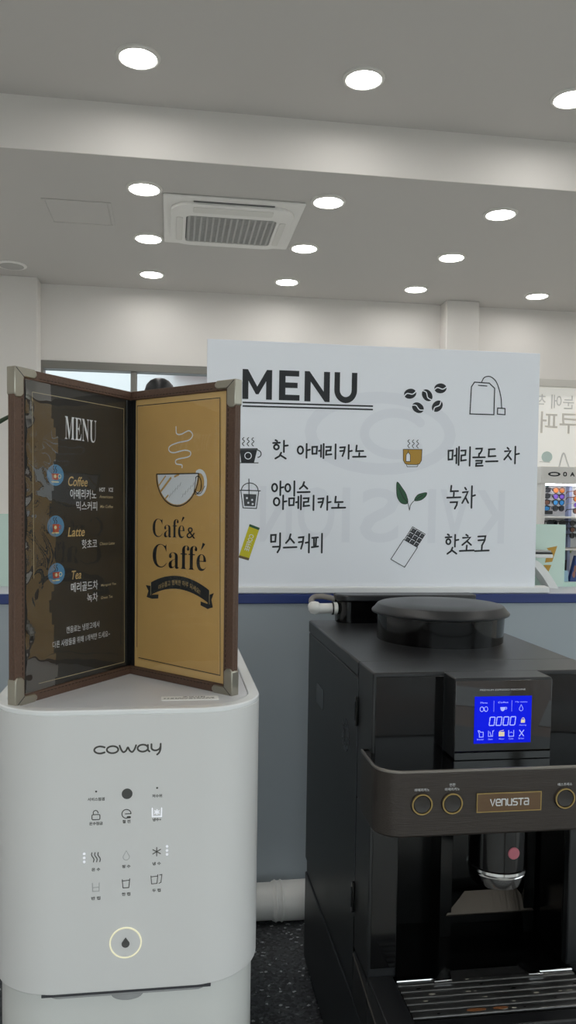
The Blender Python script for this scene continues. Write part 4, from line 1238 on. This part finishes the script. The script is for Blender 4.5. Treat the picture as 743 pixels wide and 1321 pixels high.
ds = empty('display_stand', (.70, 1.44, 1.3935), 'white curved stand with black pad at the board\'s right edge', 'display stand')
b = MB('white')
arc = cr([(.655, 0, 1.452), (.688, 0, 1.447), (.705, 0, 1.433), (.722, 0, 1.412), (.734, 0, 1.3935)], 6)
out = [(x, z) for x, _, z in arc] + [(x - .017, z - .002) for x, _, z in reversed(arc)]
out = [(x, max(1.3935, z)) for x, z in out]
b.prism(out, lambda x, z, h: (x, h, z), 1.43, 1.462); b.build('curved_leg', ds, bevel=.002)
b = MB('white'); b.box(.64, .7185, 1.426, 1.466, 1.4525, 1.4595); b.build('shelf', ds, bevel=.0015)
b = MB('lampbk', 'grille'); b.box(.64, .7185, 1.428, 1.464, 1.4596, 1.4630, 0); b.box(.64, .7165, 1.43, 1.462, 1.4630, 1.4665, 1); b.build('pad', ds, bevel=.001)

dl = empty('desk_lamp', (-.0225, 1.45, 1.3935), 'small black domed lamp peeking over the middle of the brown menu', 'lamp')
cf = lambda x, y, h: (-.0225 + x, 1.45 + y, h)
MB('lampbk').lathe([(.03, 1.3935), (.03, 1.4), (.006, 1.405)], cf, 28).build('base', dl)
MB('lampbk').lathe([(.004, 1.40), (.004, 1.76)], cf, 14).build('pole', dl)
b = MB('lampbk'); b.lathe([(.027, 1.735), (.0265, 1.745), (.0235, 1.7545), (.017, 1.762), (.009, 1.766), (.001, 1.767)], cf, 36); b.build('lamp_shade', dl)

pp_ = empty('potted_plant', (-.46, 1.41, 1.3935), 'potted plant with long dark leaves at the left picture edge', 'plant')
cf = lambda x, y, h: (-.46 + x, 1.41 + y, h)
MB('pot').lathe([(.035, 1.3935), (.05, 1.47), (.053, 1.472), (.053, 1.482), (.047, 1.482), (.045, 1.472)], cf, 28).build('pot', pp_)
MB('soil').lathe([(.045, 1.470), (.001, 1.4735)], cf, 24, caps=False).build('soil', pp_)
for tip, ht in (((-.27, 1.44), 1.695), ((-.62, 1.42), 1.72), ((-.5, 1.43), 1.78), ((-.42, 1.38), 1.62)):
    a = Vector((-.46, 1.41, 1.47)); t = Vector((*tip, ht))
    pts = [a, a.lerp(t, .3) + Vector((0, 0, .05)), a.lerp(t, .65) + Vector((0, 0, .035)), t]
    path = cr([tuple(q) for q in pts], 6)
    b = MB('leaf'); n_ = len(path)
    b.tube(path, [.0028 + .0035 * sin(pi * min(1, k / n_ * 1.02)) for k in range(n_)], 6); b.build('leaf', pp_)

# eyewear display tower
rk = empty('eyewear_rack', (2.45, 4.3, 0), 'white sunglasses display tower with black lettered header at right', 'display rack')
b = MB('rack', 'rackb')
b.box(2.0, 2.95, 4.33, 4.36, .1, 1.79, 1); b.box(2.0, 2.024, 4.13, 4.33, .1, 1.70); b.box(2.926, 2.95, 4.13, 4.33, .1, 1.70); b.box(2.0, 2.95, 4.1, 4.36, 0, .1)
b.build('cabinet', rk, bevel=.003)
hd = MB('rack').box(1.992, 2.958, 4.12, 4.34, 1.69, 1.784).build('header', rk, bevel=.004)
p = Print(lambda x, y, n: (x, 4.12 - n, y), 'ink', n=.001)
n_ = 36
xo = lambda e, w_, h_: [(e + w_ * cos(2 * pi * k / n_), 1.7425 + h_ * sin(2 * pi * k / n_)) for k in range(n_)]
fz_ = p.fn
p.add([fz_(x, y, p.n) for x, y in xo(2.066, .036, .0125)] + [fz_(x, y, p.n) for x, y in xo(2.066, .023, .0060)], [(k, (k + 1) % n_, n_ + (k + 1) % n_, n_ + k) for k in range(n_)])
p.stroke(rrect(2.1205, 2.1365, 1.7345, 1.7525, .006, 4), .0062, closed=True)
for i, c in enumerate('AKLEY'):
    x0 = 2.158 + i * .0455; p.text(c, x0, x0 + .028, 1.7320, 1.7550, offset=.045)
p.build('header_lettering', hd)
for z in (1.507, 1.33, 1.145):
    MB('rack').box(2.024, 2.926, 4.14, 4.33, z - .005, z + .005).build('shelf', rk, bevel=.001)
MB('addedglow').box(2.03, 2.92, 4.15, 4.17, 1.683, 1.6895).build('added_rack_glow', rk, smooth=False)  # added emitter under the header, brightens the rack interior
MB('slate').box(2.036, 2.138, 4.322, 4.33, 1.678, 1.698).build('collection_label', rk, smooth=False)
MB('lilac').box(2.246, 2.263, 4.29, 4.33, 1.16, 1.683).build('light_column', rk, smooth=False)
b = MB('frbk'); b.box(2.045, 2.135, 4.26, 4.325, 1.5235, 1.5425); b.build('card_holder', rk, bevel=.002)
p = Print(lambda x, y, n: (x, 4.33 - n, y), 'lime', n=.001); p.text('ACLIP', 2.152, 2.31, 1.300, 1.330, offset=.02); p.build('lime_lettering', rk)

def make_glasses():
    r = empty('sunglasses', (0, 0, 0), '', 'sunglasses')
    return r
def sunglasses(x, z, y, lens, frame, rz, label, w=.128, tl=.055):
    r = empty('sunglasses', (x, y, z), label, 'sunglasses', 'sunglasses on the display tower')
    f = MB(frame)
    for sx in (-1, 1):
        cx = sx * w * .25
        o_ = [(cx + w * .215 * cos(2 * pi * k / 20), .0 + .16 * w * sin(2 * pi * k / 20) * (1 if sin(2 * pi * k / 20) < 0 else .8)) for k in range(20)]
        i_ = [(cx + w * .185 * cos(2 * pi * k / 20), .0 + .135 * w * sin(2 * pi * k / 20) * (1 if sin(2 * pi * k / 20) < 0 else .78)) for k in range(20)]
        f.ring(o_, i_, lambda a, c, h: (a, h, c), -.002, .002)
        f.tube([(sx * w * .46, 0, .008), (sx * w * .5, .01, .008), (sx * w * .48, tl * .8, .006), (sx * w * .46, tl, -.006)], .0022, 6)
    f.tube([(-w * .05, 0, .006), (0, -.001, .008), (w * .05, 0, .006)], .0022, 6)
    f.tube([(-w * .46, 0, .009), (-w * .25, -.001, .0155), (0, 0, .008), (w * .25, -.001, .0155), (w * .46, 0, .009)], .0025, 6)
    ORG['_'] = Vector()
    def bld(mbld, nm):
        mbld.v = [tuple(Vector(v) + ORG[r.name]) for v in mbld.v]
        return mbld.build(nm, r)
    bld(f, 'frame')
    for sx in (-1, 1):
        l = MB(lens); cx = sx * w * .25
        l.prism([(cx + w * .187 * cos(2 * pi * k / 20), .137 * w * sin(2 * pi * k / 20) * (1 if sin(2 * pi * k / 20) < 0 else .79)) for k in range(20)], lambda a, c, h: (a, h, c), -.0008, .0008)
        bld(l, 'lens')
    r.rotation_euler = (0, 0, rz)
    return r
GY = 4.225
ROW = ((1.658, 'top'), (1.624, 'second'), (1.590, 'third'), (1.5565, 'fourth'))
c1s = (('lensbk', 'frbk', 'grey'), ('lensbk', 'frbk', 'dark grey'), ('lensbr', 'frbk', 'brown'), ('lensbl', 'frbk', 'blue'))
c2s = (('lensor', 'lensbr', 'orange'), ('lenspu', 'frbk', 'violet'), ('lensbl', 'frbk', 'bright blue'), ('lensbk', 'frbk', 'charcoal'))
c3s = (('lensbr', 'lensbr', 'reddish brown'), ('lensor', 'lensbr', 'amber'), ('lenspu', 'grille', 'lilac'), ('lensbr', 'frbk', 'dark red'))
for (z, rn), a, b_, c_ in zip(ROW, c1s, c2s, c3s):
    sunglasses(2.062, z, GY + .01, a[0], a[1], -.95, 'sunglasses with %s lenses, %s row of tower by its left post' % (a[2], rn), .095, .02)
    sunglasses(2.150, z, GY, b_[0], b_[1], .45, 'sunglasses with %s lenses, %s row, second column of tower' % (b_[2], rn), .108, .05)
    sunglasses(2.272, z - .012, GY, c_[0], c_[1], .45, 'sunglasses with %s lenses, %s row, at right picture edge' % (c_[2], rn), .108, .05)
for z, rn, le in ((1.474, 'top', ('lensbk', 'lensbk', 'lensbk')), (1.4395, 'middle', ('lensbk', 'lensbr', 'lensbr')), (1.4045, 'bottom', ('lensbk', 'lensbk', 'lensbk'))):
    sunglasses(2.083, z, GY + .01, le[0], 'frbk', -.5, 'black sunglasses in the %s row of the lower shelf, leftmost' % rn, .09, .03)
    sunglasses(2.155, z, GY + .005, le[1], 'frbk', -.75, 'dark rimmed sunglasses in the %s row of the lower shelf, second from left' % rn, .09, .03)
    sunglasses(2.255, z, GY, le[2], 'frbk', .45, 'black sunglasses in the %s row of the lower shelf, at picture edge' % rn, .1, .05)

def slab(name, pts, y0, y1, m, label, cat, art=None):
    r = empty(name, (pts[0][0], y0, min(q[1] for q in pts)), label, cat)
    MB(m).prism(pts, lambda x, z, h: (x, h, z), y0, y1).build('cover', r, bevel=.001)
    if art: art(r)
    return r
def art(r):
    p = Print(lambda x, y, n: (x, 4.15 - n, y), 'skin', 'cyan', n=.001)
    p.disc(2.222, 1.222, .007, .02, 0); p.disc(2.216, 1.19, .009, .018, 0)
    p.build('cover_picture', r)
slab('book', [(2.193, 1.1505), (2.231, 1.1505), (2.259, 1.29), (2.226, 1.295)], 4.15, 4.18, 'navy', 'navy blue booklet with portrait leaning on the tower\'s low shelf', 'book', art)
slab('book', [(2.234, 1.1505), (2.262, 1.1505), (2.30, 1.285), (2.265, 1.285)], 4.16, 4.19, 'paperw', 'white booklet leaning beside the navy booklet', 'book')
slab('card', [(2.143, 1.1505), (2.186, 1.1505), (2.180, 1.213), (2.146, 1.213)], 4.15, 4.156, 'cyan', 'pale blue card standing on the tower\'s low shelf', 'card')
b = MB('frbk'); b.box(2.148, 2.198, 4.2, 4.29, 1.1505, 1.268)
tag(b.build('eyewear_case', bevel=.004), 'black upright case behind the pale blue card', 'case')

# ------------------------------------------------------------------ reading desk behind the camera (mirrored in the display glass)
dk = empty('desk', (1.35, -1.5, 0), 'brown wooden desk seen only as a reflection in the display', 'desk')
MB('wood').box(.45, 2.3, -2.1, -.75, .7, .74).build('desk_top', dk, bevel=.004)
for x in (.5, 2.25):
    for y in (-2.05, -.8):
        MB('wood').box(x - .03, x + .03, y - .03, y + .03, 0, .7).build('leg', dk, bevel=.003)
def flat(name, x, y, a, w_, d_, z0, z1, m, label, cat):
    ca, sa = cos(a), sin(a)
    b = MB(m); b.zprism([(x + u * ca - v * sa, y + u * sa + v * ca) for u, v in ((-w_, -d_), (w_, -d_), (w_, d_), (-w_, d_))], z0, z1)
    tag(b.build(name, bevel=.0004 if z1 - z0 > .002 else 0), label, cat)
flat('desk_mat', 1.02, -1.12, .6, .30, .16, .7402, .7432, 'lampbk', 'black desk mat mirrored at the lower left of the display glass', 'desk mat')
flat('paper_sheet', 1.20, -1.78, .55, .24, .18, .7402, .7412, 'paper', 'grey paper sheet mirrored at the upper left of the display glass', 'paper')
flat('paper_sheet', 1.62, -1.36, .55, .17, .22, .7402, .7412, 'paper', 'grey paper sheet mirrored at the right of the display glass', 'paper')
flat('notebook', 1.42, -.93, .55, .10, .07, .7402, .752, 'greenb', 'green notebook mirrored at the lower right of the display glass', 'notebook')

# ------------------------------------------------------------------ world, camera
wld = bpy.data.worlds.new('sky'); bpy.context.scene.world = wld
wld.use_nodes = True
bg = wld.node_tree.nodes['Background']
bg.inputs['Color'].default_value = (.93, .97, 1., 1)
bg.inputs['Strength'].default_value = 1.5

TH, PHI, RO = .1454, -.0511, .0151
fw = Vector((sin(TH) * cos(PHI), cos(TH) * cos(PHI), sin(PHI)))
r0 = Vector((cos(TH), -sin(TH), 0)); u0 = r0.cross(fw)
rt = r0 * cos(RO) + u0 * sin(RO); up = -r0 * sin(RO) + u0 * cos(RO)
cam = bpy.data.cameras.new('camera')
cam.sensor_fit = 'VERTICAL'; cam.sensor_height = 36; cam.sensor_width = 36 * 743 / 1321
cam.lens = 36 * 1030 / 1321
cam.shift_y = (706.6 - 660.5) / 1321
cam.clip_start = .02; cam.clip_end = 200
co = bpy.data.objects.new('camera', cam); C.objects.link(co)
mw = Matrix((rt, up, -fw)).transposed().to_4x4()
mw.translation = Vector((0, 0, 1.542))
co.matrix_world = mw
sce = bpy.context.scene
sce.camera = co
sce.view_settings.view_transform = 'Standard'
sce.view_settings.look = 'None'
sce.view_settings.exposure = .76
sce.view_settings.gamma = 1
sce.view_settings.use_curve_mapping = False
